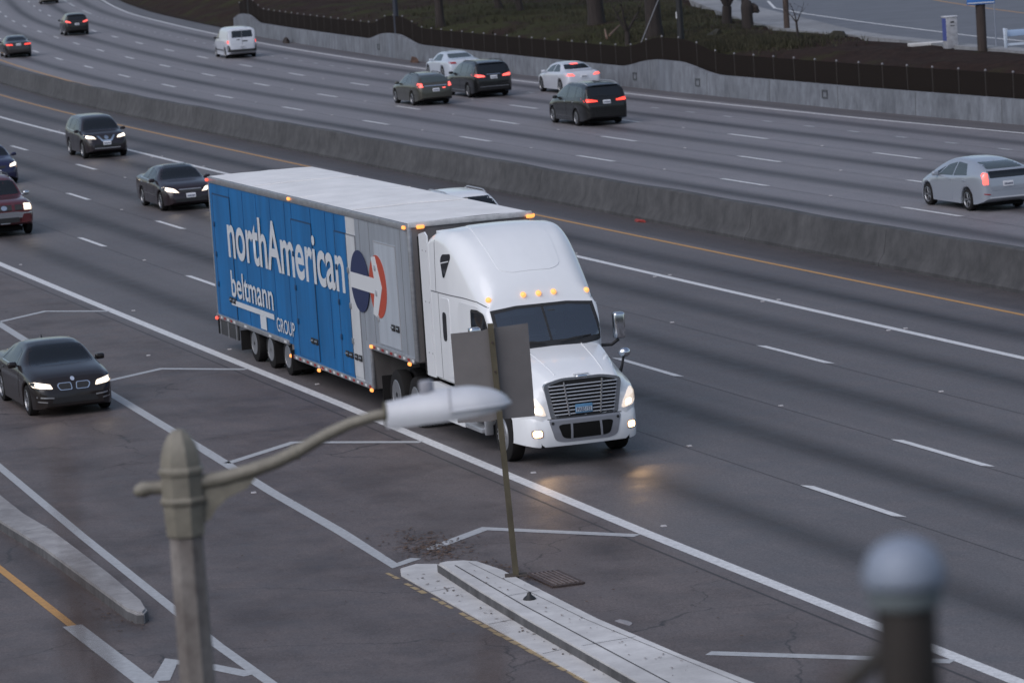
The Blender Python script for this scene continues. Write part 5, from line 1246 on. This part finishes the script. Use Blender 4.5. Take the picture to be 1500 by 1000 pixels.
for k in range(9):
    z = .945 + k * .0655; hwid = .575 + .085 * (z - .94) / .5
    box('grille_bar', (6.095 - LE * (z - 1.2), 0, z), (.035, 2 * hwid, .022), mat('grille_bright', (.66, .67, .70), .22, .55), gr, .006)
for sg in (-1, 1):
    tube('grille_strake', [(6.105 - LE * (.92 - 1.2), sg * .30, .915), (6.105 - LE * (1.53 - 1.2), sg * .37, 1.535)], .020, CHROME, gr, 8)
lathe('badge', [(.0, .0), (.11, .0), (.11, .02), (.09, .035), (0, .035)], CHROME, gr, 20, 'X', (6.05, 0, 1.575))
bd = bpy.data.objects['badge.002'] if 'badge.002' in bpy.data.objects else None
for o in list(gr.children):
    if o.name.startswith('badge'):
        for v in o.data.vertices: v.co.z = 1.595 + (v.co.z - 1.575) * .36; v.co.y *= 1.05; v.co.x += -.015
box('badge_plate', (6.012, 0, 1.645), (.03, .30, .025), TP, gr, .008)
plt = box('licence_plate', (6.125, -.02, 1.025), (.012, .33, .165), mat('truck_plate', (.10, .24, .40), .45, noise=.1, nscale=10), gr, .004)
box('plate_field', (6.1325, -.02, 1.01), (.004, .31, .085), mat('plate_pale', (.45, .52, .58), .45), plt)
lettering('PAB5152', -.155, .115, .975, 1.05, lambda a, b: Vector((6.137, a, b)), INK, plt, .01, name='plate_text')
# bumper
def bumper():
    prof = [(-.10, .36), (-.02, .37), (.0, .42), (.015, .62), (.0, .84), (-.03, .90), (-.14, .92)]
    path = []
    for k in range(41):
        a = -1 + 2 * k / 40; y = a * 1.18
        ay = abs(y); x = 6.13 - .05 * (ay / .75) ** 2 if ay < .75 else 6.08 - .14 * ((ay - .75) / .43) - .50 * max(0, (ay - .93) / .25) ** 2.2
        path.append((x, y))
    v = []; f = []; n = len(prof)
    for i, (x, y) in enumerate(path):
        zl = .05 * max(0, (abs(y) - .9) / .28)
        for dx, z in prof: v.append((x + dx, y, z + (zl if z < .5 else 0)))
    for i in range(len(path) - 1):
        for j in range(n - 1): f.append((i * n + j, (i + 1) * n + j, (i + 1) * n + j + 1, i * n + j + 1))
    bm = bmesh.new(); me = mesh(v, f); bm.from_mesh(me); bpy.data.meshes.remove(me); bmesh.ops.recalc_face_normals(bm, faces=bm.faces[:])
    if sum(q.normal.x for q in bm.faces) < 0: bmesh.ops.reverse_faces(bm, faces=bm.faces[:])
    bv = BVHTree.FromBMesh(bm); me = bpy.data.meshes.new('bumper'); bm.to_mesh(me); bm.free(); return link('bumper', me, TP, tk, 40), bv
BUMP, BBV = bumper()
def bdec(name, poly, m, off=.006, r=0, parent=BUMP, depth=.02):
    if r: poly = rpoly(poly, r)
    return decal(name, BBV, poly, 'front', m, parent, off, depth)
GREYT = mat('bumper_grey', (.26, .265, .29), .4, .3)
bdec('bumper_insert', [(-.70, .86), (-.60, .48), (-.45, .44), (.45, .44), (.60, .48), (.70, .86), (.60, .89), (-.60, .89)], GREYT, .012, .08)
bdec('lower_intake', [(-.53, .75), (-.46, .53), (-.36, .50), (.36, .50), (.46, .53), (.53, .75), (.45, .77), (-.45, .77)], UNDER, .018, .05)
bdec('intake_shadow_gap', [(-.72, .875), (.72, .875), (.70, .915), (-.70, .915)], DARK, .016)
for sg in (-1, 1):
    q = [(sg * .27, .50), (sg * .31, .50), (sg * .30, .77), (sg * .26, .77)]; bdec('intake_post', q if sg > 0 else q[::-1], GREYT, .026)
    q = rrect(sg * .91 - .10, sg * .91 + .10, .55, .70, .045); bdec('fog_surround', q, mat('fog_ring', (.55, .45, .38), .3, .3), .010)
    q = rrect(sg * .91 - .075, sg * .91 + .075, .57, .68, .035); bdec('fog_light', q, FOG, .016)
    q = [(sg * .63 + .028 * math.cos(k * .7854), .80 + .028 * math.sin(k * .7854)) for k in range(8)]; bdec('tow_hole', q, DARK, .020)
box('front_underframe', (5.6, 0, .46), (.9, 1.7, .2), UNDER, tk)
# frame, drive axles, steer axle
for y in (-.42, .42): box('frame_rail', (1.5, y, .86), (8.2, .09, .26), UNDER, tk)
box('engine_block', (5.1, 0, .95), (1.3, .8, .5), UNDER, tk); box('front_axle', (4.80, 0, .50), (.14, 1.8, .14), UNDER, tk)
swm = truck_wheel_meshes(.50, .29, -.02, STEEL); dwm = truck_wheel_meshes(.50, .27, .15, STEEL)
for y in (-1.02, 1.02): truck_wheel(tk, swm, 4.80, y, .50)
for x in (-.45, -1.75):
    tube('drive_axle', [(x, -1.1, .5), (x, 1.1, .5)], .12, UNDER, tk, 8)
    for y in (-1.10, 1.10): truck_wheel(tk, dwm, x, y, .50, dual=.33)
for y in (-1.02, 1.02): box('mud_flap', (-2.45, y, .52), (.02, .6, .6), BLACK, tk)
box('fifth_wheel', (-1.1, 0, 1.12), (.9, .95, .12), UNDER, tk)
for sg in (-1, 1):
    ld = bpy.data.lights.new('headlight_beam', 'SPOT'); ld.energy = 26; ld.color = (1, .62, .32); ld.spot_size = math.radians(60); ld.spot_blend = .9; ld.shadow_soft_size = .06
    o = bpy.data.objects.new('headlight_beam', ld); COL.objects.link(o); o.parent = tk; o.location = (6.2, sg * .91, .63); o.rotation_euler = (math.radians(78), 0, math.radians(-90))
# ------------------------------------------------------------------ slope the camera stands on (below the frame), rise behind added to darken reflections
def near_slope():
    v = []; f = []; xs = np.arange(-260, 261, 6.0); prof = [(-420, 42), (-300, 38), (-180, 31), (-100, 24), (-50, 16.5), (-20, 11.5), (-6, 9.3), (0, 8.9), (6, 7.9), (9, 6.6), (13, 4.0), (17, 1.2), (19.5, .0), (21, -.2)]
    for x in xs:
        for y, z in prof: v.append((x, y + (x * x / 900 if y > -10 else 0) * -1, z + (random.uniform(-.4, .4) if y < -6 else random.uniform(-.05, .05) if y < 15 else 0)))
    n = len(prof)
    for i in range(len(xs) - 1):
        for j in range(n - 1): f.append((i * n + j, (i + 1) * n + j, (i + 1) * n + j + 1, i * n + j + 1))
    me = mesh(v, f, 'hillside')
    if sum(p.normal.z for p in me.polygons) < 0: me.flip_normals()
    a = me.attributes.new('grass', 'FLOAT', 'POINT'); a.data.foreach_set('value', [.6] * len(v))
    tag(link('hillside', me, SOIL, None, 180), 'dark grassy slope where the view is taken from, with an unseen rise added behind', 'hill', kind='structure')
near_slope()

# ------------------------------------------------------------------ street lamp in front
LX, LY = -2.075, 22.72
lm = empty('street_lamp', (LX, LY, 0)); tag(lm, 'octagonal concrete street lamp with olive collar and curved arm in the foreground', 'street lamp')
LCON = concrete_material('lamp_concrete', (.34, .31, .285), (.12, .10, .09), 1.0)
OLIVE = mat('olive_paint', (.205, .186, .148), .55, noise=.22, nscale=7, bump=.2, bscale=30)
r0 = math.pi / 8
lathe('shaft', [(.165, 0), (.160, .3), (.108, 6.98), (.108, 7.02)], LCON, lm, 8, smooth=20, rot0=r0)
lathe('collar', [(.112, 6.99), (.122, 7.0), (.125, 7.03), (.130, 7.19), (.146, 7.205), (.148, 7.225), (.134, 7.24), (.132, 7.375), (.145, 7.385), (.146, 7.41), (.130, 7.425), (.127, 7.45)], OLIVE, lm, 8, smooth=20, rot0=r0)
lathe('cap', [(.128, 7.45), (.122, 7.50), (.104, 7.56), (.075, 7.61), (.04, 7.645), (.0, 7.66)], OLIVE, lm, 8, smooth=20, rot0=r0)
tube('arm_stub', [(-.10, 0, 7.30), (-.20, 0, 7.30), (-.24, 0, 7.295), (-.285, 0, 7.285), (-.30, 0, 7.285)], [.042, .042, .05, .035, .012], OLIVE, lm, 12)
ac = [(.10, 0, 7.315), (.25, 0, 7.33), (.42, 0, 7.365), (.58, 0, 7.41), (.74, 0, 7.475), (.90, 0, 7.555), (1.05, 0, 7.615), (1.20, 0, 7.65), (1.32, 0, 7.662)]
tube('arm', ac, [.048, .048, .046, .044, .041, .038, .036, .035, .035], OLIVE, lm, 14)
tube('arm_joint', [(.70, 0, 7.458), (.715, 0, 7.465)], .05, OLIVE, lm, 14)
slab_xz('arm_bracket', [(.11, 7.06), (.16, 7.09), (.20, 7.15), (.27, 7.21), (.40, 7.265), (.46, 7.33), (.44, 7.36), (.11, 7.30)], -.022, .022, OLIVE, lm)
LHEAD = mat('lamp_head_white', (.54, .55, .58), .42, noise=.06, nscale=6)
def lamp_head():
    T = pchip([(0, .070), (.05, .074), (.20, .098), (.36, .118), (.50, .120), (.62, .100), (.70, .070), (.755, .025), (.77, .0)])
    B = pchip([(0, -.085), (.05, -.085), (.3, -.070), (.55, -.050), (.7, -.03), (.755, -.012), (.77, -.004)])
    Wd = pchip([(0, .075), (.05, .085), (.2, .12), (.4, .165), (.55, .165), (.68, .125), (.75, .06), (.77, .015)])
    secs = []
    for u in np.linspace(0, .77, 30):
        t, b, w_ = T(u), B(u), Wd(u); pts = [(0, b)]
        for k in range(1, 4): pts.append((w_ * .93 * k / 3, b))
        pts.append((w_, b + (t - b) * .18))
        for k in range(1, 9):
            a = math.radians(90 * k / 8); pts.append((w_ * math.cos(a), b + (t - b) * .25 + (t - b) * .75 * math.sin(a)))
        pts[-1] = (0, t)
        secs.append([(u, p, q) for p, q in pts])
    v, f = loft(secs); bm = bmesh.new(); me = mesh(v, f); bm.from_mesh(me); bpy.data.meshes.remove(me)
    o = frombm('lamp_head', bm, LHEAD, lm, 50); o.location = (1.275, 0, 7.665); o.rotation_euler = (0, math.radians(-1.5), 0)
    lathe('photocell', [(.042, -.01), (.045, .02), (.045, .07), (.038, .082), (0, .085)], mat('photocell_grey', (.28, .28, .31), .5), o, 14, 'Z', (.262, 0, .095))
    for sg in (-1, 1): tube('rim_band', [(u, sg * Wd(u) * 1.01, B(u) + .30 * (T(u) - B(u))) for u in np.linspace(.40, .765, 16)], .009, LHEAD, o, 8)
    box('door_latch', (.06, 0, -.088), (.05, .05, .02), LHEAD, o, .005); tube('housing_seam', [(.40, .168 * math.cos(a), B(.40) + .25 * (T(.40) - B(.40)) + .76 * (T(.40) - B(.40)) * math.sin(a)) for a in np.linspace(0, math.pi, 14)], .005, mat('seam_grey2', (.35, .35, .37), .6), o, 6)
    lathe('socket_ring', [(.076, -.012), (.080, -.010), (.080, .008), (.076, .01)], mat('ring_dark', (.10, .09, .06), .6), o, 16, 'X', (0, 0, -.008))
lamp_head()

# ------------------------------------------------------------------ sign seen from behind
sg_ = empty('road_sign', (-.178, 56.37, .172)); tag(sg_, 'weathered grey back of a road sign on a leaning brown post', 'road sign')
POST = mat('sign_post', (.085, .072, .045), .7, .1, noise=.35, nscale=5, streak=(1, 1, .3))
SIGNB = mat('sign_back', (.172, .160, .157), .55, .25, noise=.10, nscale=2.2, bump=.15, bscale=3)
bm = bmesh.new(); tl = lambda z: -.135 * z / 4.0
vs = []
for z in (-.3, 3.88):
    x = tl(z); vs.append([bm.verts.new((x + a, b, z)) for a, b in ((-.045, -.045), (.045, -.045), (.045, .045), (-.045, .045))])
for j in range(4): bm.faces.new((vs[0][j], vs[0][(j + 1) % 4], vs[1][(j + 1) % 4], vs[1][j]))
bm.faces.new(vs[1]); bm.faces.new(vs[0][::-1])
frombm('post', bm, POST, sg_)
def sign_panel():
    v = []; f = []
    xs = [-.735, -.5, -.25, -.165, -.08, .15, .30, .445]; zs = np.linspace(2.40, 3.80, 8)
    for dy in (0, .006):
        for z in zs:
            for x in xs:
                y = .06 + .16 * max(0, abs(x + .165) - .0) * (.7 if x < -.165 else 1.0) + dy + .012 * math.sin(z * 3 + x * 2)
                top = .05 * (x + .165) * ((z - 2.40) / 1.40) - (.02 if x < -.165 else 0)
                v.append((x - .012 * (z - 3.1), y, z + top))
    n = len(xs); m_ = len(zs); N = n * m_
    for i in range(m_ - 1):
        for j in range(n - 1):
            a = i * n + j; f.append((a, a + 1, a + n + 1, a + n)); f.append((N + a, N + a + n, N + a + n + 1, N + a + 1))
    for i in range(m_ - 1):
        a = i * n; f.append((a, a + n, N + a + n, N + a)); b = i * n + n - 1; f.append((b, N + b, N + b + n, b + n))
    for j in range(n - 1):
        f.append((j, N + j, N + j + 1, j + 1)); a = (m_ - 1) * n + j; f.append((a, a + 1, N + a + 1, N + a))
    bm = bmesh.new(); me = mesh(v, f); bm.from_mesh(me); bpy.data.meshes.remove(me); frombm('panel', bm, SIGNB, sg_, 30)
sign_panel()
for z in (2.65, 3.15, 3.6): tube('bolt', [(tl(z), -.052, z), (tl(z), -.07, z)], .018, RUST, sg_, 6)
box('post_socket', (0, 0, .004), (.34, .26, .012), mat('socket_brown', (.06, .045, .035), .9), sg_)

# ------------------------------------------------------------------ fence post with dome cap close to the camera
fp = empty('fence_post', (.800, 7.865, 7.3)); tag(fp, 'blurred dark pipe post with silver dome cap close to the camera', 'post')
tube('pipe', [(0, 0, -.4), (0, 0, 2.06)], .066, mat('pipe_brown', (.045, .038, .034), .6, .3, noise=.2, nscale=6), fp, 24)
lathe('dome_cap', [(.067, 2.072), (.087, 2.075), (.0895, 2.082), (.089, 2.096), (.083, 2.122), (.070, 2.146), (.050, 2.163), (.025, 2.173), (0, 2.175)], mat('cap_galvanised', (.24, .275, .34), .6, .15), fp, 28)
lathe('band', [(.066, 2.030), (.076, 2.032), (.080, 2.04), (.080, 2.060), (.066, 2.062)], mat('band_grey', (.20, .23, .24), .6, .2), fp, 24)
tube('brace', [(-.05, .02, 1.93), (-.17, .10, 1.80), (-.60, .35, 1.30)], .020, mat('brace_dark', (.05, .045, .04), .6), fp, 8)

# ------------------------------------------------------------------ bare twigs close to the camera
TW = mat('twig', (.09, .052, .036), .8)
def twig_bush(x, y, zb, n, label, spread=.12, h=1.0, seed=1):
    rnd = random.Random(seed); e = empty('bare_bush', (x, y, zb)); tag(e, label, 'bush', 'bare bushes near the camera')
    for k in range(n):
        a = rnd.uniform(-spread, spread); b = rnd.uniform(-spread, spread); hh = h * rnd.uniform(.75, 1.05)
        pts = [(0 + a * .1, b * .1, 0), (a * .5, b * .5, hh * .45), (a * .8 + rnd.uniform(-.02, .02), b, hh * .75), (a * 1.15 + rnd.uniform(-.05, .05), b * 1.1, hh)]
        st_ = tube('stem', pts, [.009, .007, .005, .002], TW, e, 5)
        for q in (.5, .7, .85):
            p = Vector(pts[1]).lerp(Vector(pts[3]), q); d = Vector((rnd.uniform(-.08, .08), rnd.uniform(-.03, .03), .10))
            tube('twig', [p, p + d * .5, p + d], [.0035, .0026, .0014], TW, st_, 4)
twig_bush(-.17, 4.4, 8.6, 7, 'thin bare brown twigs rising blurred before the ramp', .09, 1.45, 2)
twig_bush(.33, 4.6, 8.6, 4, 'thin bare twigs blurred between the island and the silver-capped post', .08, 1.36, 5)
twig_bush(-.52, 4.5, 8.6, 3, 'tall bare twig blurred across the left lanes', .05, 1.95, 9)

# ------------------------------------------------------------------ litter and leaves
def scatter_leaves():
    rnd = random.Random(11); v = []; f = []
    def leaf(s, t, z, r):
        a = rnd.uniform(0, 6.28); p = P(s, t, z); k = len(v); tilt = rnd.uniform(-.35, .35)
        for (dx, dy) in ((-1, 0), (0, -.45), (1, 0), (0, .45)):
            x = dx * math.cos(a) - dy * math.sin(a); y = dx * math.sin(a) + dy * math.cos(a)
            v.append((p.x + x * r, p.y + y * r, z + .006 + abs(dx * tilt * r) + abs(dy) * .01))
        f.append((k, k + 1, k + 2, k + 3))
    for _ in range(420):
        s = rnd.gauss(8.9, .75); t = -4.65 + rnd.gauss(0, .28) - .05 * (s - 8.9); leaf(s, t, .006, rnd.uniform(.025, .06))
    for _ in range(150):
        s = rnd.uniform(10.6, 12.6); t = rnd.gauss(-4.35, .12) + (s - 10.6) * .10; leaf(s, t, .006, rnd.uniform(.02, .05))
    for _ in range(60): leaf(rnd.uniform(11, 22), rnd.uniform(-5.7, -5.45), .024, rnd.uniform(.02, .05))
    for _ in range(40): leaf(rnd.uniform(12, 22), rnd.uniform(-5.2, -4.7), .175, rnd.uniform(.015, .04))
    for _ in range(160): leaf(rnd.uniform(-20, 20), rnd.uniform(-9, -1.8), .006, rnd.uniform(.015, .04))
    for _ in range(60): leaf(rnd.uniform(9, 12.5), rnd.gauss(-10.5, .15), .006, rnd.uniform(.02, .04))
    tag(part('leaf_litter', v, f, mat('dead_leaf', (.085, .050, .032), .8, noise=.5, nscale=9)), 'dead brown leaves drifted around the tip of the island', 'leaves', kind='stuff')
scatter_leaves()
def debris(name, s, t, z, m, label, sx, sy, sz, seed, cat='debris'):
    rnd = random.Random(seed); bm = bmesh.new(); r = bmesh.ops.create_icosphere(bm, subdivisions=2, radius=1)
    for q in r['verts']:
        k = rnd.uniform(.65, 1.15); q.co = Vector((q.co.x * sx * k, q.co.y * sy * k, max(-.1, q.co.z) * sz * k))
    o = frombm(name, bm, m); o.location = P(s, t, z); o.rotation_euler = (0, 0, heading(s)); tag(o, label, cat); return o
debris('red_debris', -38.7, 17.12, 0, mat('debris_red', (.24, .030, .022), .6, noise=.4, nscale=6), 'crumpled red debris lying at the foot of the median', .42, .10, .09, 4)
debris('brown_debris', -138.5, 39.0, 0, mat('debris_brown', (.07, .035, .022), .8, noise=.4, nscale=4), 'brown debris against the wall by the white coupe', .9, .15, .35, 5)
debris('brown_debris', -176, 39.0, 0, mat('debris_dark', (.030, .020, .016), .8, noise=.4, nscale=4), 'dark rubbish against the wall right of the white van', .9, .2, .4, 6)
debris('paper_scrap', 16.4, -4.15, 0, mat('paper', (.25, .24, .25), .8), 'flattened pale scrap on the asphalt beside the island', .28, .10, .02, 7, 'litter')

# ------------------------------------------------------------------ bank: trees, poles, street things
BARK = mat('bark', (.030, .023, .021), .9, noise=.35, nscale=3, streak=(3, 3, .5), bump=.5, bscale=6)
def limb_pts(p, d, L, n, rnd, wob=.12, up=.05):
    out = [p.copy()]; d = d.normalized()
    for k in range(n):
        d = (d + Vector((rnd.uniform(-wob, wob), rnd.uniform(-wob, wob), rnd.uniform(-wob * .4, wob * .4) + up))).normalized(); out.append(out[-1] + d * (L / n))
    return out
LEAFM = mat('tree_leaf', (.035, .045, .018), .7)
def tree(s, t, z, r, H, label, fork=0, lean=(0, 0), leaves=900, seed=1, name='tree'):
    rnd = random.Random(seed); e = empty(name, P(s, t, z)); tag(e, label, 'tree', 'trees on the bank')
    bm = bmesh.new(); tips = []
    if fork:
        base = limb_pts(Vector((0, 0, -.4)), Vector((lean[0], lean[1], 1)), .4 + fork, 3, rnd, .05)
        bm_tube(bm, base, [r * 1.25, r * 1.05, r * .98, r * .95], 10); st_ = [(base[-1], Vector((math.cos(a), math.sin(a) * .5, 1.6)), r * .62) for a in (0.2, 2.6, 4.4)]
    else:
        base = limb_pts(Vector((0, 0, -.4)), Vector((lean[0], lean[1], 1)), H * .5, 5, rnd, .04)
        bm_tube(bm, base, [r * 1.35, r * 1.05, r, r * .93, r * .85, r * .75], 12); st_ = [(base[-1], Vector((math.cos(a), math.sin(a), 1.2)), r * .5) for a in (0, 1.6, 3.1, 4.7)]
    for p, d, rr in st_:
        q = limb_pts(p, d, H * .38, 5, rnd, .18); bm_tube(bm, q, [rr, rr * .85, rr * .7, rr * .5, rr * .35, rr * .2], 8)
        for k in (2, 3, 4, 5):
            d2 = Vector((rnd.uniform(-1, 1), rnd.uniform(-1, 1), rnd.uniform(.2, .9))); q2 = limb_pts(q[k], d2, H * .2, 4, rnd, .25); bm_tube(bm, q2, [rr * .35, rr * .25, rr * .15, rr * .08, .01], 5); tips += q2[1:]
    frombm('trunk', bm, BARK, e, 60)
    if leaves:
        v = []; f = []
        for _ in range(leaves):
            c_ = rnd.choice(tips) + Vector((rnd.gauss(0, .5), rnd.gauss(0, .5), rnd.gauss(0, .35)))
            if c_.z < H * .42: continue
            n_ = Vector((rnd.gauss(0, 1), rnd.gauss(0, 1), rnd.gauss(0, 1))).normalized(); a = n_.orthogonal().normalized() * rnd.uniform(.08, .18); b = n_.cross(a); k = len(v)
            v += [c_ - a, c_ - b * .6, c_ + a, c_ + b * .6]; f.append((k, k + 1, k + 2, k + 3))
        part('crown', v, f, LEAFM, e)
tree(-108.0, 43.2, 1.9, .38, 11, 'thick dark tree trunk beside the slanting guy wire', seed=3, leaves=2500)
tree(-124.0, 45.5, 1.9, .42, 11, 'thick dark trunk above the white sedan', seed=4, leaves=2500)
tree(-107.0, 41.4, 1.7, .13, 4.5, 'small dark bare sapling between the two thick trunks', fork=.6, seed=5, leaves=0)
tree(-148.0, 48.2, 1.9, .20, 8, 'slim leaning trunk on the grass right of the pole', lean=(-.2, 0), seed=6, leaves=1800)
tree(-155.5, 48.8, 1.9, .22, 8, 'slim dark trunk at the top edge left of its neighbour', lean=(-.15, 0), seed=7, leaves=1800)
tree(-144.5, 42.2, 1.9, .24, 8, 'dark trunk just above the second wall hump', seed=8, leaves=1800)
tree(-113.8, 49.2, 1.95, .26, 7, 'forked bare tree at the edge of the pale pavement', fork=.9, seed=9, leaves=0)
# pollarded stump
stp = empty('tree_stump', P(-108.2, 48.2, 1.95)); tag(stp, 'stubby dark stump with a rounded knot beside the forked tree', 'stump')
lathe('stump_trunk', [(.36, -.3), (.30, .1), (.28, .6), (.30, 1.0), (.24, 1.3), (.10, 1.42), (0, 1.44)], BARK, stp, 14); debris('x', 0, 0, 0, BARK, 'x', .26, .26, .5, 8)
kn = [o for o in bpy.data.objects if o.get('label') == 'x'][0]; kn.name = 'knot'; kn.parent = stp; kn.location = (.38, .1, .75); kn.rotation_euler = (0, 0, 0)
for k_ in ('label', 'category'): del kn[k_]
tube('stem', [(-.15, 0, 1.2), (-.18, 0, 2.2), (-.2, 0, 3.6)], [.10, .09, .08], BARK, stp, 8)
for (s, t, sc, sd_) in ((-103.1, 44.6, .8, 21), (-93.5, 47.0, .75, 22)):
    o = debris('shrub_mound', s, t, 1.75, mat('mound', (.020, .018, .012), .95, noise=.4, nscale=4), ('dark low shrub on the slope below the forked tree' if sd_ == 21 else 'dark rounded mound at the edge of the pavement'), sc * 1.1, sc * .7, sc * .75, sd_, 'shrub')
tube('guy_wire', [P(-105.0, 41.3, 1.6), P(-108.5, 44.5, 1.6) + Vector((.9, .5, 5.5))], .028, mat('guy_grey', (.16, .16, .17), .6), None, 6)
tag(bpy.data.objects['guy_wire'], 'slanting grey guy wire right of the thick trunk', 'wire')
# slender pole with a sapling in front
up_ = empty('utility_pole', P(-103.4, 48.4, 1.9)); tag(up_, 'slender brown wooden pole at the pavement edge', 'utility pole'); tube('pole', [(0, 0, -.3), (0, 0, 9.5)], [.15, .10], mat('pole_wood', (.060, .042, .034), .85, noise=.3, nscale=4, streak=(2, 2, .3)), up_, 10); box('cross_arm', (0, 0, 8.8), (1.8, .1, .12), BARK, up_)
tree(-94.5, 45.4, 1.8, .055, 2.4, 'thin brown sapling on the bare slope below the slender pole', fork=.9, seed=12, leaves=0, name='sapling')
bp_ = empty('signpost', P(-74.6, 45.5, 1.85)); tag(bp_, 'thick brown wooden post carrying a bright blue board at the upper right', 'post')
tube('post', [(0, 0, -.3), (0, 0, 3.0)], [.20, .20], mat('pole_dark_wood', (.042, .030, .026), .85, noise=.25, nscale=3, streak=(2, 2, .3)), bp_, 14); box('blue_board', (0, -.22, 2.12), (1.15, .04, .26), mat('board_blue', (.03, .13, .40), .4), bp_, .01, rot=None); box('white_band', (0, -.245, 2.06), (1.1, .012, .05), mat('board_white', (.5, .53, .58), .4), bp_)
box('upper_board', (0, -.22, 2.72), (1.0, .04, .8), mat('board_red', (.25, .10, .09), .5), bp_, .01)
kp = empty('pay_column', P(-78.6, 45.9, 1.95), .25); tag(kp, 'white upright cabinet with a blue side at the street edge', 'cabinet')
box('cabinet', (0, 0, .60), (.50, .50, 1.32), mat('cab_white', (.36, .36, .38), .6, noise=.25, nscale=5), kp, .02); box('blue_side', (-.2535, 0, .75), (.008, .44, .95), mat('cab_blue', (.06, .08, .26), .5), kp); box('top_cap', (0, 0, 1.28), (.54, .54, .05), mat('cap_white', (.55, .55, .57), .5), kp, .01); box('slot', (.02, -.2535, 1.05), (.16, .008, .06), DARK, kp); box('slot', (.02, -.2535, .90), (.20, .008, .03), DARK, kp)
pole2 = empty('thin_signpost', P(-75.6, 46.6, 1.95)); tag(pole2, 'thin pale metal post beside the thick brown post', 'post'); tube('post', [(0, 0, -.1), (0, 0, 2.8)], .03, mat('post_pale', (.34, .36, .42), .5, .4), pole2, 8); box('plate', (0, -.035, 2.5), (.3, .01, .45), ALUM, pole2)
bc = empty('barricade', P(-73.6, 46.7, 1.95), .05); tag(bc, 'white road barricade with a pale blue board at the right edge', 'barricade')
BW = mat('barricade_white', (.48, .54, .62), .6)
for x in (-.55, .35, 1.25):
    box('leg', (x, -.12, .42), (.09, .05, .90), BW, bc, .01, rot=Matrix.Rotation(.25, 3, 'X')); box('leg', (x, .16, .42), (.09, .05, .90), BW, bc, .01, rot=Matrix.Rotation(-.25, 3, 'X'))
box('board', (.35, -.06, .66), (1.85, .03, .26), mat('barricade_board', (.30, .40, .56), .6), bc, .01); box('rail', (.35, -.03, .20), (1.85, .03, .10), BW, bc)
slb = box('concrete_slab', (0, 0, 0), (1.7, .6, .14), ISLC, None, .02); slb.location = P(-81.6, 46.2, 1.98); slb.rotation_euler = (0, 0, .1); tag(slb, 'pale flat concrete slab lying left of the white cabinet', 'slab')
for k, (s, t) in enumerate(((-109.5, 41.2), (-110.6, 42.6), (-112, 42.2))):
    o = tube('fallen_branch', [P(s, t, 1.95), P(s - 2.0 - k * .3, t + .6, 2.05) + Vector((.4 * k, 0, .25))], [.06, .03], mat('cut_wood', (.16, .10, .07), .8), None, 6); tag(o, ['longest', 'middle', 'farthest'][k] + ' pale cut branch lying below the dark trunks', 'branch')

def grass_tufts():
    rnd = random.Random(5); v = []; f = []
    for _ in range(9000):
        c_ = rnd.choice(((-112, 4, 11, 4), (-150, 8, 22, 8), (-95.5, 4, 5, 2.5), (-130, 10, 15, 4), (-100, 3, 6, 2)))
        s_ = rnd.gauss(c_[0], c_[2] * .6); d = abs(rnd.gauss(c_[1], c_[3] * .6)) + .6
        if s_ < -200 or s_ > -62 or d > upper_edge(s_) - T_WALL(s_) - .5: continue
        p = P(s_, T_WALL(s_) + d, .50 + 1.43 * (1 - math.exp(-d / 1.7)) - .05)
        for k in range(3):
            a = rnd.uniform(0, 6.28); h = rnd.uniform(.10, .30); w_ = rnd.uniform(.015, .04); i = len(v); q = Vector((math.cos(a), math.sin(a), 0)); t_ = Vector((rnd.uniform(-.12, .12), rnd.uniform(-.12, .12), h + .08))
            v.extend([p - q * w_, p + q * w_, p + t_]); f.append((i, i + 1, i + 2))
    tag(part('grass_tufts', v, f, mat('dry_grass', (.030, .027, .012), .8, noise=.5, nscale=.7)), 'short rough grass tufts on the bank behind the fence', 'grass', kind='stuff')
grass_tufts()
